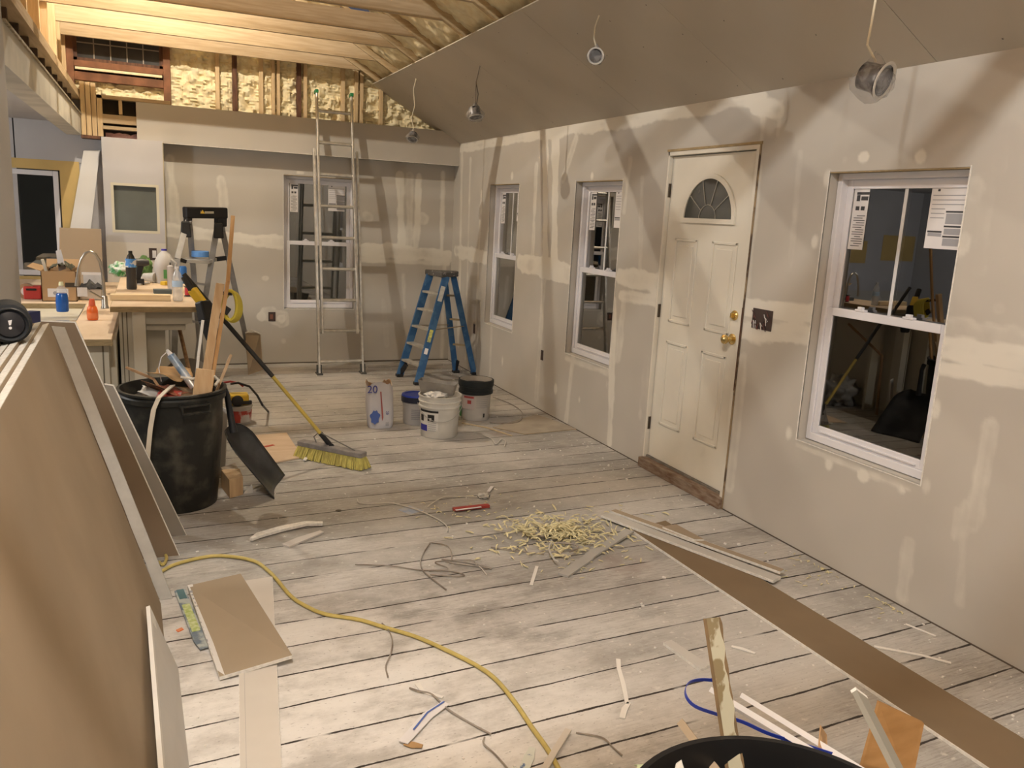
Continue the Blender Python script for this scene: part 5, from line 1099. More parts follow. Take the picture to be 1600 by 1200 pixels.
# mud pan
mp_ = thing('mud_pan', (cw.x, cw.y, hw), 'grey metal mud pan tilted on top of the white plaster bucket', 'mud pan')
a0 = P(656, 588, y=cw.y+.05); a1 = P(713, 606, y=cw.y-.10); dd = (a1-a0); dd.z = -.02; ln = dd.length; dd.normalize(); sd = Vector((-dd.y, dd.x, 0)).normalized(); zt_ = hw+.105
cc = Vector(((a0.x+a1.x)/2, (a0.y+a1.y)/2, 0))
def mpv(s, w, z): p = cc+dd*s*ln/2+sd*w; p.z = z; return p
tl = [mpv(-1, .06, zt_+.01), mpv(1, .06, zt_-.012), mpv(1, -.06, zt_-.012), mpv(-1, -.06, zt_+.01)]; bt = [mpv(-.86, .03, hw+.012), mpv(.86, .03, hw+.004), mpv(.86, -.03, hw+.004), mpv(-.86, -.03, hw+.012)]
k = B().add(tl+bt, [(4, 5, 6, 7), (0, 1, 5, 4), (1, 2, 6, 5), (2, 3, 7, 6), (3, 0, 4, 7)]); o = k.build('pan', mat('dull_zinc', (.33, .31, .28), .6, .3, var=.3, scale=12), mp_); s_ = o.modifiers.new('t', 'SOLIDIFY'); s_.thickness = .003
lump('joint_compound', (cw.x-.05, cw.y-.06, hw+.005), (.085, .07, .03), mat('wet_mud', (.72, .70, .66), .6), 'heap of white joint compound at the rim of the plaster bucket', 'joint compound', .4, 3)
# blue-lid bucket
c_ = P(641, 667, z=0); cy_ = c_.y+.12; xx0 = P(628, 630, y=cy_).x; xx1 = P(662, 630, y=cy_).x; r2_ = .115; cbk = Vector((xx0+r2_+.005, cy_, 0)); h2_ = P(645, 622, y=cbk.y-.1).z
o = bucket('joint_compound_pail', cbk, r2_*.97, h2_, mat('grey_white_pail', (.52, .51, .51), .5, var=.1), 'grey-white pail with bright blue and black lid behind the white bucket', 'pail')
B().lathe([(r2_*1.06, h2_-.045), (r2_*1.07, h2_-.02), (r2_*1.05, h2_)], cbk, (0,0,1), 40, caps=False).build('lid_skirt', mat('lid_dark', (.02, .025, .05), .4), o, smooth=True); B().lathe([(r2_*1.05, h2_), (r2_*1.02, h2_+.012), (r2_*.85, h2_+.012), (r2_*.82, h2_+.005), (.001, h2_+.005)], cbk, (0,0,1), 40, caps=False).build('lid', mat('blue_lid', (.03, .06, .42), .4), o, smooth=True)
v2 = math.atan2(-cbk.y, -cbk.x)
for i in range(6): curved_label(o, cbk, r2_*.93+.003, r2_*.93+.004, h2_*.55-.015*i, h2_*.55+.006-.015*i, v2-.35, v2+.45, INKG, 'fine_print', 8)
# black-lid bucket
c_ = P(745, 659, z=0); cy_ = c_.y+.13; xx0 = P(717, 620, y=cy_).x; xx1 = P(769, 610, y=cy_).x; r3 = (xx1-xx0)/2/1.07*1.0; c3 = Vector(((xx0+xx1)/2, cy_, 0)); h3_ = P(741, 592, y=c3.y-.0).z
o = bucket('black_rimmed_bucket', c3, r3*.95, h3_, mat('pale_pail', (.55, .53, .50), .5, var=.1), 'pale bucket with wide black rim collar nearest the right wall')
B().lathe([(r3*.98, h3_*.66), (r3*1.04, h3_*.67), (r3*1.05, h3_*.74), (r3*1.0, h3_*.75), (r3*1.02, h3_*.84), (r3*1.07, h3_*.85), (r3*1.08, h3_*.96), (r3*1.07, h3_), (r3*.98, h3_+.003), (r3*.95, h3_*.9), (r3*.9, h3_*.86), (.001, h3_*.86)], c3, (0,0,1), 48, caps=False).build('black_collar', mat('black_collar', (.013, .018, .02), .45), o, smooth=True)
v3 = math.atan2(-c3.y, -c3.x); rl = r3*.90
def l3(t0_, t1_, za, zb, mt, nm, e=.004): curved_label(o, c3, rl+e+.012*za/h3_, rl+e+.012*zb/h3_, za, zb, v3+t0_, v3+t1_, mt, nm, 8)
l3(-.9, -.05, h3_*.30, h3_*.64, mat('pink_grey', (.50, .44, .43), .6), 'label'); l3(-.75, -.1, h3_*.58, h3_*.63, mat('red_print', (.35, .06, .06), .6), 'red_title', .006); l3(-.5, -.25, h3_*.44, h3_*.53, MATS['red_print'], 'red_diamond', .006)
for i in range(6): l3(.05, .9, h3_*(.60-.05*i), h3_*(.61-.05*i), INKG, 'fine_print', .006)
l3(.55, .65, h3_*.1, h3_*.2, MATS['print_black'] , 'black_mark', .007); l3(-1.35, -1.0, h3_*.08, h3_*.35, mat('green_print', (.04, .22, .08), .6), 'green_label', .006)
# setting compound bag
c_ = P(597, 672, z=0); bg = Vector((c_.x, c_.y+.10, 0)); bhh = P(598, 598, y=bg.y).z; wv = (P(619, 640, y=bg.y).x-P(574, 640, y=bg.y).x)/2*.94
bo = thing('compound_bag', tuple(bg), 'open white paper bag of setting compound with blue print beside the buckets', 'bag')
vs = []; nt_, nz_ = 40, 16
for j in range(nz_+1):
    z = bhh*j/nz_
    for i in range(nt_):
        t = 2*math.pi*i/nt_; cx_ = abs(math.cos(t))**.75*math.copysign(1, math.cos(t)); sx_ = abs(math.sin(t))**.75*math.copysign(1, math.sin(t))
        f = .90+.10*math.sin(math.pi*min(1, z/bhh*1.1))*.6+.07*(z/bhh); r = f*(1+.035*noise.noise(Vector((math.cos(t)*2, math.sin(t)*2, z*9))))
        zz = z+(.03*noise.noise(Vector((math.cos(t)*3, math.sin(t)*3, 3)))+.02*math.sin(3*t) if j == nz_ else 0)
        rr_ = wv*r*(0.93 if j == 0 else 1)
        vs.append((bg.x+cx_*rr_-.02*z/bhh+.012, bg.y+sx_*rr_*.62, max(.001, zz)))
fs = [(j*nt_+i, j*nt_+(i+1) % nt_, (j+1)*nt_+(i+1) % nt_, (j+1)*nt_+i) for j in range(nz_) for i in range(nt_)]
B().add(vs, fs).build('paper_sack', mat('white_sack', (.64, .63, .66), .7, var=.08, scale=5), bo, smooth=True)
vi = [(bg.x+(v[0]-bg.x)*.93, bg.y+(v[1]-bg.y)*.93, v[2]-.004) for v in vs[-nt_:]]; vj = [(bg.x+(v[0]-bg.x)*.9, bg.y+(v[1]-bg.y)*.9, bhh*.8) for v in vs[-nt_:]]
B().add(vs[-nt_:]+vi+vj, [(i, (i+1) % nt_, nt_+(i+1) % nt_, nt_+i) for i in range(nt_)]+[(nt_+i, nt_+(i+1) % nt_, 2*nt_+(i+1) % nt_, 2*nt_+i) for i in range(nt_)]+[tuple(range(2*nt_, 3*nt_))]).build('torn_mouth', mat('torn_kraft', (.42, .27, .16), .85, col2=(.62, .55, .48), scale=20, lo=.4, hi=.6), bo)
fy = bg.y-wv*.62-.012; fn = Vector((0, -1, 0))
NV2 = mat('blue_print', (.08, .14, .42), .6); RDP = mat('red_stripe', (.36, .10, .09), .6)
text('big_numeral', '20', P(582, 609, y=fy-.003), .085, facing(fn), mat('navy_ink', (.05, .06, .32), .6), bo)
k = B(); c_ = P(586, 652, y=fy-.002); k.add([c_]+[c_+Vector((.038*math.cos(t)*(1+.18*math.sin(5*t)), 0, .055*math.sin(t)*(1+.12*math.sin(7*t)))) for t in [2*math.pi*i/26 for i in range(26)]], [(0, 1+i, 1+(i+1) % 26) for i in range(26)]); k.build('blue_splash', NV2, bo)
k = B(); k.prism([P(594, 612, y=fy-.002), P(596, 612, y=fy-.002), P(599, 652, y=fy-.002), P(597, 658, y=fy-.002)], (0, -.0008, 0)); k.build('red_stripe', RDP, bo)
text('small_numeral', '20', P(605, 645, y=fy+.004), .03, facing(fn, (1, 0, .1)), MATS['navy_ink'], bo)
k = B(); [k.bb((P(603, 650, y=fy).x, fy+.002, z_), (P(608, 650, y=fy).x, fy+.004, z_+.004)) for z_ in (.03, .04, .05)]; k.build('fine_print', INKG, bo)
# ================================================================== CEILING LIGHT ROUGH-INS (wrapped in plastic)
PW_ = mat('cloudy_plastic_wrap', (.60, .59, .60), .35, var=.3, scale=30, alpha=.26, spec=.8)
CORD = mat('cream_cable', (.66, .60, .46), .6)
def can_light(cpx, pts, bpx, r, label, cordm, ydep, far=.0, shift=(0,0), tilt=(0.2, -.5, -1), dbl=False):
    att = P(*cpx) if ydep is None else ydep
    c_ = P(*bpx, y=att.y); o = thing('hanging_light', tuple(att), label, 'light fixture', 'plastic-wrapped lights hanging from the sloping ceiling')
    mid = [att]+[P(u, v, y=att.y) for u, v in pts]+[c_+Vector((0, 0, r*.8))]
    B().tube(mid, .0045, 8).build('cable', cordm, o, smooth=True)
    if dbl: B().tube([mid[1], mid[1].lerp(mid[-1], .5)+Vector((.022, 0, 0)), mid[-1]+Vector((.01, 0, 0))], .004, 8).build('cable', cordm, o, smooth=True)
    ax = Vector(tilt).normalized()
    B().lathe([(.030*r/.07, -r*.75), (.048*r/.07, -r*.6), (.050*r/.07, r*.2), (.062*r/.07, r*.5), (.060*r/.07, r*.56)], c_, ax, 28).build('housing', mat('grey_housing', (.22, .22, .23), .4, .5, col2=(.02, .02, .025), scale=22, lo=.46, hi=.56), o, smooth=True)
    B().lathe([(.045*r/.07, r*.57), (.03*r/.07, r*.5), (.001, r*.45)], c_, ax, 28, caps=False).build('lamp_face', mat('dark_lens', (.02, .02, .022), .15), o, smooth=True)
    B().lathe([(.058*r/.07, r*.54), (.066*r/.07, r*.58), (.068*r/.07, r*.64), (.060*r/.07, r*.66), (.054*r/.07, r*.60), (.058*r/.07, r*.54)], c_, ax, 32, caps=False).build('trim_ring', mat('milky_ring', (.62, .60, .56), .35), o, smooth=True)
    bm = bmesh.new(); bmesh.ops.create_icosphere(bm, subdivisions=4, radius=1)
    for v in bm.verts:
        n_ = 1+.22*noise.noise(v.co*2.3+Vector((att.y, 0, 0)))+.05*noise.noise(v.co*9)
        q = v.co*r*1.08*n_; 
        if q.z > 0: s_ = max(.25, 1-q.z/(r*1.5)); q = Vector((q.x*s_, q.y*s_, q.z*1.15))
        v.co = q+c_+Vector((0, 0, -.05*r))
    me = bpy.data.meshes.new('plastic_wrap'); bm.to_mesh(me); bm.free(); me.materials.append(PW_)
    for p_ in me.polygons: p_.use_smooth = True
    w_ = bpy.data.objects.new('plastic_wrap', me); C.objects.link(w_); w_.parent = o; w_.matrix_parent_inverse = Matrix.Translation(-Vector(o.location))
    return o
can_light((650, 123), [(646, 140), (648, 165), (643, 185), (646, 200)], (645, 213), .056, 'farthest of the four plastic-wrapped hanging lights, next to the gable wall', CORD, None, tilt=(-.3, -.5, -1))
can_light((750, 103), [(744, 128)], (742, 176), .066, 'second farthest plastic-wrapped hanging light, on a looped dark cable', mat('dark_cable', (.16, .13, .10), .6), None, tilt=(.1, -.3, -1), dbl=True)
can_light((936, 24), [(930, 42), (928, 60)], (931, 86), .050, 'small wrapped light hanging in mid ceiling left of the white door', CORD, None, tilt=(-.6, -1, -.4))
att4 = Vector((2.50, 2.45, zc(2.50)))
can_light(None, [(1368, 0), (1362, 35), (1355, 70)], (1365, 122), .073, 'nearest and largest plastic-wrapped light, hanging above the nearest window', CORD, att4, tilt=(.35, -1, -.35))

# ================================================================== THINGS ON THE FLOOR
def fp(u, v, h=0.0): return P(u, v, z=h)
# long brown drywall strip along the right
def slab(name, px, th, face, label, cat, z=.001, edge=GYPS, inset=.0015, zs=None):
    poly = [fp(u, v, z) for u, v in px]
    if zs: poly = [Vector((p.x, p.y, z+dz)) for p, dz in zip([P(u, v, z=z+dz) for (u, v), dz in zip(px, zs)], zs)]
    c_ = sum(poly, Vector())/len(poly); o = thing(name, tuple(c_), label, cat); o.location.z = z
    B().prism(poly, (0, 0, th)).build('gypsum_core', edge, o)
    q = [p+(c_-p).normalized()*inset+Vector((0, 0, th)) for p in poly]; B().prism(q, (0, 0, .0006)).build('paper_face', face, o); return o
LB = [fp(*uv) for uv in [(984, 829), (1029, 838), (1610, 1122), (1800, 1230)]]
lbp = [(984, 829), (1024, 834), (1235, 916), (1612, 1120), (1750, 1200), (1750, 1320), (1590, 1318), (1480, 1272), (1345, 1207), (1180, 1004+92), (1088, 918)]
# derive a clean straight strip from its photographed edges
Lft = [fp(984, 830), fp(1535, 1200)]; Rgt = [fp(1200, 915), fp(1600, 1160)]
dl = (Lft[0]-Lft[1]).normalized(); dr_ = (Rgt[0]-Rgt[1]).normalized()
near_l = Lft[1]-dl*.9; near_r = Rgt[1]-dr_*1.0; far_r = Rgt[0]+dr_*((Lft[0]-Rgt[0]).dot(dr_)+.05)
o = thing('drywall_strip', tuple(Lft[1]), 'long brown-backed drywall strip lying on the floor along the right side', 'drywall strip')
poly = [Lft[0], near_l, near_r, far_r]; poly = [Vector((p.x, p.y, .001)) for p in poly]
B().prism(poly, (0, 0, .0127)).build('gypsum_core', GYPS, o)
c_ = sum(poly, Vector())/4; off = [Vector((.003, 0, 0)), Vector((.003, 0, 0)), Vector((-.0015, 0, 0)), Vector((-.0015, 0, 0))]
B().prism([p+q+Vector((0, 0, .0127)) for p, q in zip(poly, off)], (0, 0, .0006)).build('paper_face', mat('brown_strip_back', (0.205, 0.145, 0.085), .85, var=.12, scale=2.5), o)
# two grey strips with torn edge lying across it
def two_strip(a0, a1, w, label, zA, zB, face, nm='drywall_strip'):
    a, b = fp(*a0, zA), fp(*a1, zB); d_ = (b-a).normalized(); s_ = Vector((d_.y, -d_.x, 0)).normalized()
    o = thing(nm, tuple(a), label, 'drywall strip'); pl_ = [a-s_*w/2, b-s_*w/2, b+s_*w/2, a+s_*w/2]
    B().prism(pl_, (0, 0, .0127)).build('gypsum_core', GYPS, o); B().prism([p+Vector((0, 0, .0127)) for p in (a-s_*w*.44, b-s_*w*.44, b+s_*w*.46, a+s_*w*.46)], (0, 0, .0006)).build('paper_face', face, o); return o
GF = mat('grey_face', (.50, .475, .435), .85, var=.08)
two_strip((945, 806), (1214, 908), .075, 'long grey-faced drywall strip lying across the far end of the brown strip', .017, .017, GF)
two_strip((958, 800), (1222, 895), .05, 'narrow brown drywall strip lying just beyond the long grey one', .022, .030, BROWNP)
o = slab('drywall_chip', [(1035, 826), (1056, 822), (1100, 846), (1085, 846)], .012, BROWNP, 'brown torn chip of drywall beside the narrow brown strip', 'drywall chip', z=.036); 
# grey strip with kink through the shavings
o = thing('drywall_strip', tuple(fp(930, 860)), 'kinked grey drywall strip lying against the foam shavings', 'drywall strip')
B().ribbon([fp(880, 899, .008), fp(918, 873, .010), fp(922, 868, .012), fp(984, 829, .022)], .055, .011).build('strip', mat('grey_strip2', (.43, .41, .375), .85, var=.1), o)
# brown-backed rectangle + level-like label strips + pale strip below
strip = thing('drywall_strip', tuple(fp(410, 1100)), 'straight pale drywall strip on the floor running under the brown panel', 'drywall strip')
pa, pb_, pc_, pd = fp(400, 905), fp(425, 903), fp(441, 1200), fp(379, 1200)
dA = (fp(441, 1200)-fp(434, 1040)).normalized(); dB = (fp(379, 1200)-fp(381, 1055)).normalized()
n1p = fp(441, 1200)+dA*.5; n2p = fp(379, 1200)+dB*.5
poly = [fp(430, 1000)-dA*.55, n1p, n2p, fp(381, 1055)-dB*.55]; far_r = fp(426, 905); 
poly = [Vector((far_r.x, far_r.y, .001)), Vector((n1p.x, n1p.y, .001)), Vector((n2p.x, n2p.y, .001)), Vector((far_r.x-.155, far_r.y-.01, .001))]
B().prism(poly, (0, 0, .0127)).build('gypsum_core', GYPS, strip); B().prism([p+q+Vector((0,0,.0127)) for p, q in zip(poly, (Vector((-.002,0,0)), Vector((-.002,0,0)), Vector((.002,0,0)), Vector((.002,0,0))))], (0, 0, .0006)).build('paper_face', mat('pale_strip', (.62, .58, .525), .85, var=.05), strip)
B().bar((poly[3].x+.02, poly[3].y, .0145), (poly[2].x+.02, poly[2].y, .0145), .001, .0003).build('printed_line', mat('pencil', (.3, .3, .3), .8), strip)
pz = .05
px = [(293, 915), (376, 896), (457, 1024), (343, 1058)]
zz_ = [.035, .017, .040, .020]
poly = [P(u, v, z=z_) for (u, v), z_ in zip(px, zz_)]
pn = thing('drywall_rectangle', tuple(sum(poly, Vector())/4), 'rectangular brown-backed drywall piece with taped left edge on the floor', 'drywall panel'); pn.location.z = 0
B().prism([p-Vector((0, 0, .013)) for p in poly], (0, 0, .013)).build('gypsum_core', GYPS, pn)
c_ = sum(poly, Vector())/4; B().prism([p+(c_-p).normalized()*.002 for p in poly], (0, 0, .0007)).build('paper_face', mat('panel_brown', (0.37, 0.30, 0.215), .85, var=.08, scale=3), pn)
e0, e1 = poly[0].lerp(poly[1], .0), poly[3].lerp(poly[2], .0); tpv = [poly[0], poly[0].lerp(poly[1], .09), poly[3].lerp(poly[2], .07), poly[3].lerp(poly[0], .06)]
B().prism([p+Vector((0, 0, .0012)) for p in tpv], (0, 0, .0005)).build('edge_tape', mat('white_tape', (.70, .68, .66), .6), pn)
k = B(); 
for i in range(16):
    f = .08+.05*i; p = tpv[0].lerp(tpv[3], f)+(tpv[1]-tpv[0])*.25+Vector((0, 0, .0022)); k.bar(p, p+(tpv[3]-tpv[0]).normalized()*(.012 if i % 3 else .02), .006 if i % 4 else .012, .0004)
k.build('tape_print', INKG, pn)
# green/blue packaging strip beside it
a, b = fp(281, 922, .012), fp(312, 1000, .012); o = thing('packaging_strip', tuple(a), 'green and blue printed packaging strip along the brown panel', 'packaging')
B().ribbon([a, a.lerp(b, .5), b, fp(322, 1012, .012)], .045, .004).build('card', mat('blue_grey_card', (.14, .19, .25), .5, col2=(.42, .46, .45), scale=22, lo=.45, hi=.6), o); B().ribbon([a.lerp(b, .32)+Vector((0, 0, .003)), a.lerp(b, .85)+Vector((0, 0, .003))], .032, .001).build('green_label', mat('lime', (.36, .46, .12), .5, col2=(.6, .65, .4), scale=60), o); B().ribbon([a.lerp(b, .0)+Vector((0, 0, .003)), a.lerp(b, .2)+Vector((0, 0, .003))], .03, .001).build('dark_label', mat('teal_label', (.06, .15, .18), .5), o)
slab('orange_chip', [(275, 985), (284, 981), (287, 984), (278, 988)], .003, mat('orange_chip', (.65, .25, .12), .7), 'tiny orange chip on the floor left of the brown panel', 'chip', edge=MATS['orange_plastic'])
# torn drywall strips mid floor
o = thing('drywall_strip', tuple(fp(440, 830)), 'torn white-cored drywall strip on the floor in front of the trash can', 'drywall strip')
B().ribbon([fp(392, 843, .012), fp(405, 836, .014), fp(440, 826, .014), fp(478, 818, .014), fp(504, 818, .012)], [.015, .045, .05, .04, .03], .014).build('strip', GYPS, o)
o = B().ribbon([fp(446, 853, .006), fp(470, 843, .006), fp(503, 831, .006)], [.05, .055, .03], .009).build('drywall_strip', mat('pale_grey_chip', (.52, .48, .44), .85)); tag(o, 'small flat drywall sliver just beyond the yellow cord, below the torn strip', 'drywall strip')
# yellow extension cord
cp = [(236, 905), (262, 887), (290, 877), (330, 869), (365, 870), (398, 877), (417, 890), (432, 905), (455, 932), (480, 948), (510, 960), (560, 968), (600, 980), (650, 995), (700, 1017), (745, 1040), (775, 1062), (805, 1098), (830, 1135), (855, 1170), (872, 1200), (890, 1240), (900, 1290)]
pts = [fp(u, v, .010) for u, v in cp]
def smooth_path(pts, n=5):
    out = []
    for i in range(len(pts)-1):
        p0, p1, p2, p3 = pts[max(i-1, 0)], pts[i], pts[i+1], pts[min(i+2, len(pts)-1)]
        for j in range(n):
            t = j/n; out.append(.5*((2*p1)+(p2-p0)*t+(2*p0-5*p1+4*p2-p3)*t*t+(3*p1-p0-3*p2+p3)*t**3))
    return out+[pts[-1]]
o = B().tube(smooth_path(pts), .0085, 10).build('extension_lead', mat('dusty_yellow_cord', (.55, .44, .14), .5, var=.15, scale=30), smooth=True); tag(o, 'yellow extension cord snaking across the floor from the leaning stack', 'cord')
o = B().tube(smooth_path([fp(247, 868, .012), fp(256, 864, .012), fp(260, 872, .012), fp(255, 882, .012), fp(248, 878, .012)]), .0075, 8).build('lead_loop', MATS['dusty_yellow_cord'], smooth=True); tag(o, 'small loop of yellow cord between the leaning offcuts', 'cord')
# wires
WM = mat('brown_wire', (.20, .155, .12), .6, col2=(.36, .33, .29), scale=7); WG = mat('pale_wire', (.55, .52, .47), .6)
def wire(px, r, mt, label, z=.006, name='wire_scrap'):
    o = B().tube(smooth_path([fp(u, v, z+(.004 if i % 2 else 0)) for i, (u, v) in enumerate(px)]), r, 6).build(name, mt, smooth=True); return tag(o, label, 'wire')
wire([(672, 848), (658, 872), (660, 890), (675, 904), (690, 916), (697, 921)], .0035, WM, 'bent brown wire at the left of the wire tangle in mid floor')
wire([(674, 848), (700, 853), (706, 870), (703, 880)], .003, WM, 'thin arched wire at the top of the tangle')
wire([(555, 882), (610, 884), (660, 891), (700, 888), (680, 878), (735, 875), (745, 884)], .0028, WM, 'long thin wire trailing left from the tangle')
wire([(670, 892), (700, 891), (725, 898), (715, 900), (672, 898)], .0032, WM, 'low loop of wire in the centre of the tangle')
wire([(690, 874), (720, 877), (750, 883), (768, 888), (740, 884), (696, 878)], .0032, WM, 'dark doubled wire at the right of the tangle')
wire([(748, 884), (754, 890), (761, 899)], .0028, WG, 'short pale wire at the right tip of the tangle')
wire([(558, 780), (562, 786), (585, 787), (612, 786), (640, 793), (665, 802), (685, 812), (698, 822), (699, 831)], .0035, WG, 'long pale wire with blue tip lying left of the red and white piece')
wire([(668, 792), (682, 782), (700, 776), (745, 776)], .003, WG, 'pale thin wire above the red and white piece')
wire([(597, 974), (607, 984), (613, 1000), (611, 1020), (603, 1040), (606, 1057)], .003, WM, 'thin curly wire crossing the yellow cord')
wire([(640, 1075), (655, 1080), (675, 1085), (700, 1108), (735, 1130), (767, 1147)], .0035, WM, 'curved brown wire near the folded paper strip')
wire([(757, 1152), (756, 1162), (775, 1180), (795, 1203), (805, 1220)], .003, WM, 'thin wire lying left of the lower end of the yellow cord')
wire([(800, 860), (805, 860), (815, 850), (828, 838)], .003, WM, 'short dark twig of wire at the left edge of the shavings')
wire([(767, 855), (800, 860), (850, 866)], .0025, WM, 'thin wire lying before the shavings pile')
wire([(900, 1145), (940, 1152), (958, 1168), (972, 1180)], .0028, WM, 'thin brown wire behind the black bin in the foreground')
wire([(755, 680), (768, 686), (775, 694), (783, 686), (790, 690), (788, 697)], .004, WG, 'small coil of pale wire on the floor in front of the black-rimmed bucket')
wire([(770, 620), (800, 632), (816, 645), (812, 658), (790, 662), (765, 660)], .0035, WM, 'dark cable looping from the wall to the black-rimmed bucket')
# red & white piece
o = thing('level_scrap', tuple(fp(735, 793)), 'short red and white plastic piece on the floor left of the shavings', 'plastic piece')
B().bar(fp(708, 796, .012), fp(764, 790, .012), .03, .018).build('body', mat('red_body', (.36, .05, .04), .5), o, bev=.002); B().bar(fp(712, 797, .0225), fp(752, 792, .0225), .012, .003).build('white_stripe', STK, o)
lump('crumpled_wrapper', tuple(fp(756, 775, .012)), (.035, .03, .016), mat('wrapper', (.55, .54, .50), .5, col2=(.08, .08, .08), scale=30, lo=.42, hi=.46), 'crumpled white and dark wrapper beyond the red and white piece', 'wrapper', .5, 3)
o = B().ribbon([fp(763, 768, .008), fp(769, 760, .008)], .02, .003).build('paper_scrap', STK); tag(o, 'small white paper slip beyond the crumpled wrapper', 'paper')
# blue chalk stains on floor (flat marks)
# yellow foam shavings pile
YS = mat('yellow_shavings', (.80, .72, .44), .8, var=.3, scale=30); k = B(); c0_ = fp(868, 838)
def sliver(k, p, L, w, an, tilt, curl):
    d_ = Vector((math.cos(an), math.sin(an), tilt)); s_ = Vector((-math.sin(an), math.cos(an), 0)); pts = []
    for i in range(5): f = i/4-.5; pts.append(p+d_*L*f+Vector((0, 0, curl*(.25-f*f)*L))+s_*curl*.4*L*f*f)
    for q in pts: q.z = max(q.z, w*.35+.001)
    k.ribbon(pts, [w*.4, w, w*1.1, w, w*.3], w*.6)
for i in range(620):
    r = abs(random.gauss(0, .5)); t = random.uniform(0, 2*math.pi); x = c0_.x+.03+r*math.cos(t)*.52; y = c0_.y+r*math.sin(t)*.36
    z = .008+max(0, .05*(1-r))*random.random()
    sliver(k, Vector((x, y, z)), random.uniform(.02, .075), random.uniform(.004, .009), random.uniform(0, 6.28), random.uniform(-.35, .35), random.uniform(-.3, .9))
o = k.build('foam_shavings', YS); tag(o, 'pile of yellow foam shavings in the middle of the floor', 'shavings', kind='stuff')
k = B()
for i in range(150):
    r = abs(random.gauss(0, .9)); t = random.uniform(0, 6.28); u_, v_ = random.choice([(700, 790), (740, 800), (930, 870), (780, 800), (950, 830), (1250, 880), (1300, 900), (1420, 950), (890, 880)])
    p = fp(u_+random.gauss(0, 35), v_+random.gauss(0, 12), .004)
    if p.x > W-.05: p.x = W-.06
    sliver(k, p, random.uniform(.01, .04), random.uniform(.003, .006), random.uniform(0, 6.28), 0, random.uniform(0, .6))
o = k.build('scattered_shavings', YS); tag(o, 'yellow foam crumbs scattered round the pile and along the right wall', 'crumbs', kind='stuff')
for (px_, lab_t) in (([(836, 834), (850, 838), (868, 822), (874, 812)], 'dark bent wire sticking out of the shavings toward the door'), ([(862, 845), (858, 858), (866, 874), (872, 877)], 'pale curled strap in the front of the shavings'), ([(868, 848), (895, 850), (904, 856), (890, 862)], 'dark curled strap in the shavings')):
    wire(px_, .005, WG if 'pale' in lab_t else WM, lab_t, .03, 'strap_scrap')
# white plaster crumbs (uncountable)
k = B()
for i in range(520):
    x = random.uniform(-.4, W-.1); y = random.uniform(1.6, 8.8)
    if random.random() < .35: x = W-abs(random.gauss(0, .25))-.05
    s_ = random.uniform(.002, .007)*(1.6 if random.random() < .06 else 1)
    k.box((x, y, s_*.4), (s_*random.uniform(1, 2.2), s_*1.3, s_*.8), Matrix.Rotation(random.uniform(0, 3), 3, 'Z'))
o = k.build('plaster_crumbs', mat('plaster_crumb', (.74, .71, .66), .9)); tag(o, 'white plaster crumbs scattered all over the floorboards', 'crumbs', kind='stuff')
# single pale slivers & scraps
def scrap(px, w, label, mt=STK, z=.004, th=.004, cat='scrap', name='paper_scrap'):
    o = B().ribbon([fp(u, v, z) for u, v in px], w, th).build(name, mt); return tag(o, label, cat)
PS = mat('white_scrap', (.74, .71, .66), .8)
scrap([(839, 885), (836, 895), (830, 914)], .016, 'short white sliver on the floor right of the wire tangle', PS)
scrap([(966, 1030), (967, 1045), (974, 1070), (980, 1100)], [.018, .016, .018, .014], 'long white torn paper sliver in the lower middle of the floor', PS)
scrap([(983, 1098), (976, 1108), (972, 1122)], [.014, .022, .02], 'curled white end piece below the long white sliver', PS)
scrap([(1143, 1010), (1160, 1014), (1180, 1021)], [.014, .02, .01], 'white torn flake right of the tall painted trim', PS)
slab('drywall_chip', [(1036, 1008), (1049, 1004), (1108, 1043), (1093, 1050)], .012, GF, 'small grey rectangular drywall chip beside the tall painted trim', 'drywall chip')
o = thing('folded_paper_strip', tuple(fp(660, 1130)), 'folded white printed paper strip on the floor left of the yellow cord', 'paper'); B().ribbon([fp(630, 1160, .012), fp(668, 1118, .008), fp(697, 1098, .012)], [.035, .04, .03], .003).build('paper', STK, o); B().ribbon([fp(646, 1140, .016), fp(668, 1113, .013), fp(694, 1096, .016)], .006, .001).build('blue_print', NV2, o); B().ribbon([fp(632, 1161, .006), fp(645, 1164, .006), fp(660, 1166, .008)], [.02, .03, .015], .003).build('folded_end', CB2, o)
scrap([(652, 1068), (660, 1080), (692, 1090)], [.02, .016, .012], 'small torn white flake above the folded paper strip', PS)
scrap([(888, 1140), (868, 1172), (848, 1206)], .022, 'pale flat stick crossing the lower end of the yellow cord', mat('pale_stick', (.58, .53, .46), .8), .022, .006, 'stick', 'flat_stick')
scrap([(818, 1205), (826, 1185), (832, 1168)], [.03, .035, .02], 'small packet printed in blue and green at the bottom of the floor', mat('packet', (.62, .64, .58), .5, col2=(.1, .16, .3), scale=30, lo=.4, hi=.45), .006, .004, 'packet', 'small_packet')
scrap([(1366, 1010), (1408, 1018), (1440, 1024), (1486, 1036)], .014, 'long thin white stick on the floor near the right wall', PS, cat='stick', name='thin_stick')
scrap([(1415, 975), (1440, 985), (1462, 994)], .01, 'short pale sliver between the brown strip and the right wall', PS)
scrap([(722, 661), (760, 668), (800, 681)], .012, 'slim tan stick on the floor in front of the black-rimmed bucket', mat('tan_stick', (.50, .40, .26), .8), .006, .008, 'stick', 'thin_stick')
scrap([(476, 719), (486, 706)], .022, 'short white stick under the left end of the broom head', PS, .014, .01, 'stick', 'thin_stick')
slab('brown_sheet', [(770, 668), (838, 648), (905, 671), (820, 679)], .004, mat('dusty_board', (.40, .35, .28), .85, var=.2, scale=6), 'dusty flat brown sheet on the floor near the right wall beyond the door', 'sheet', edge=MATS['plywood_edge'])
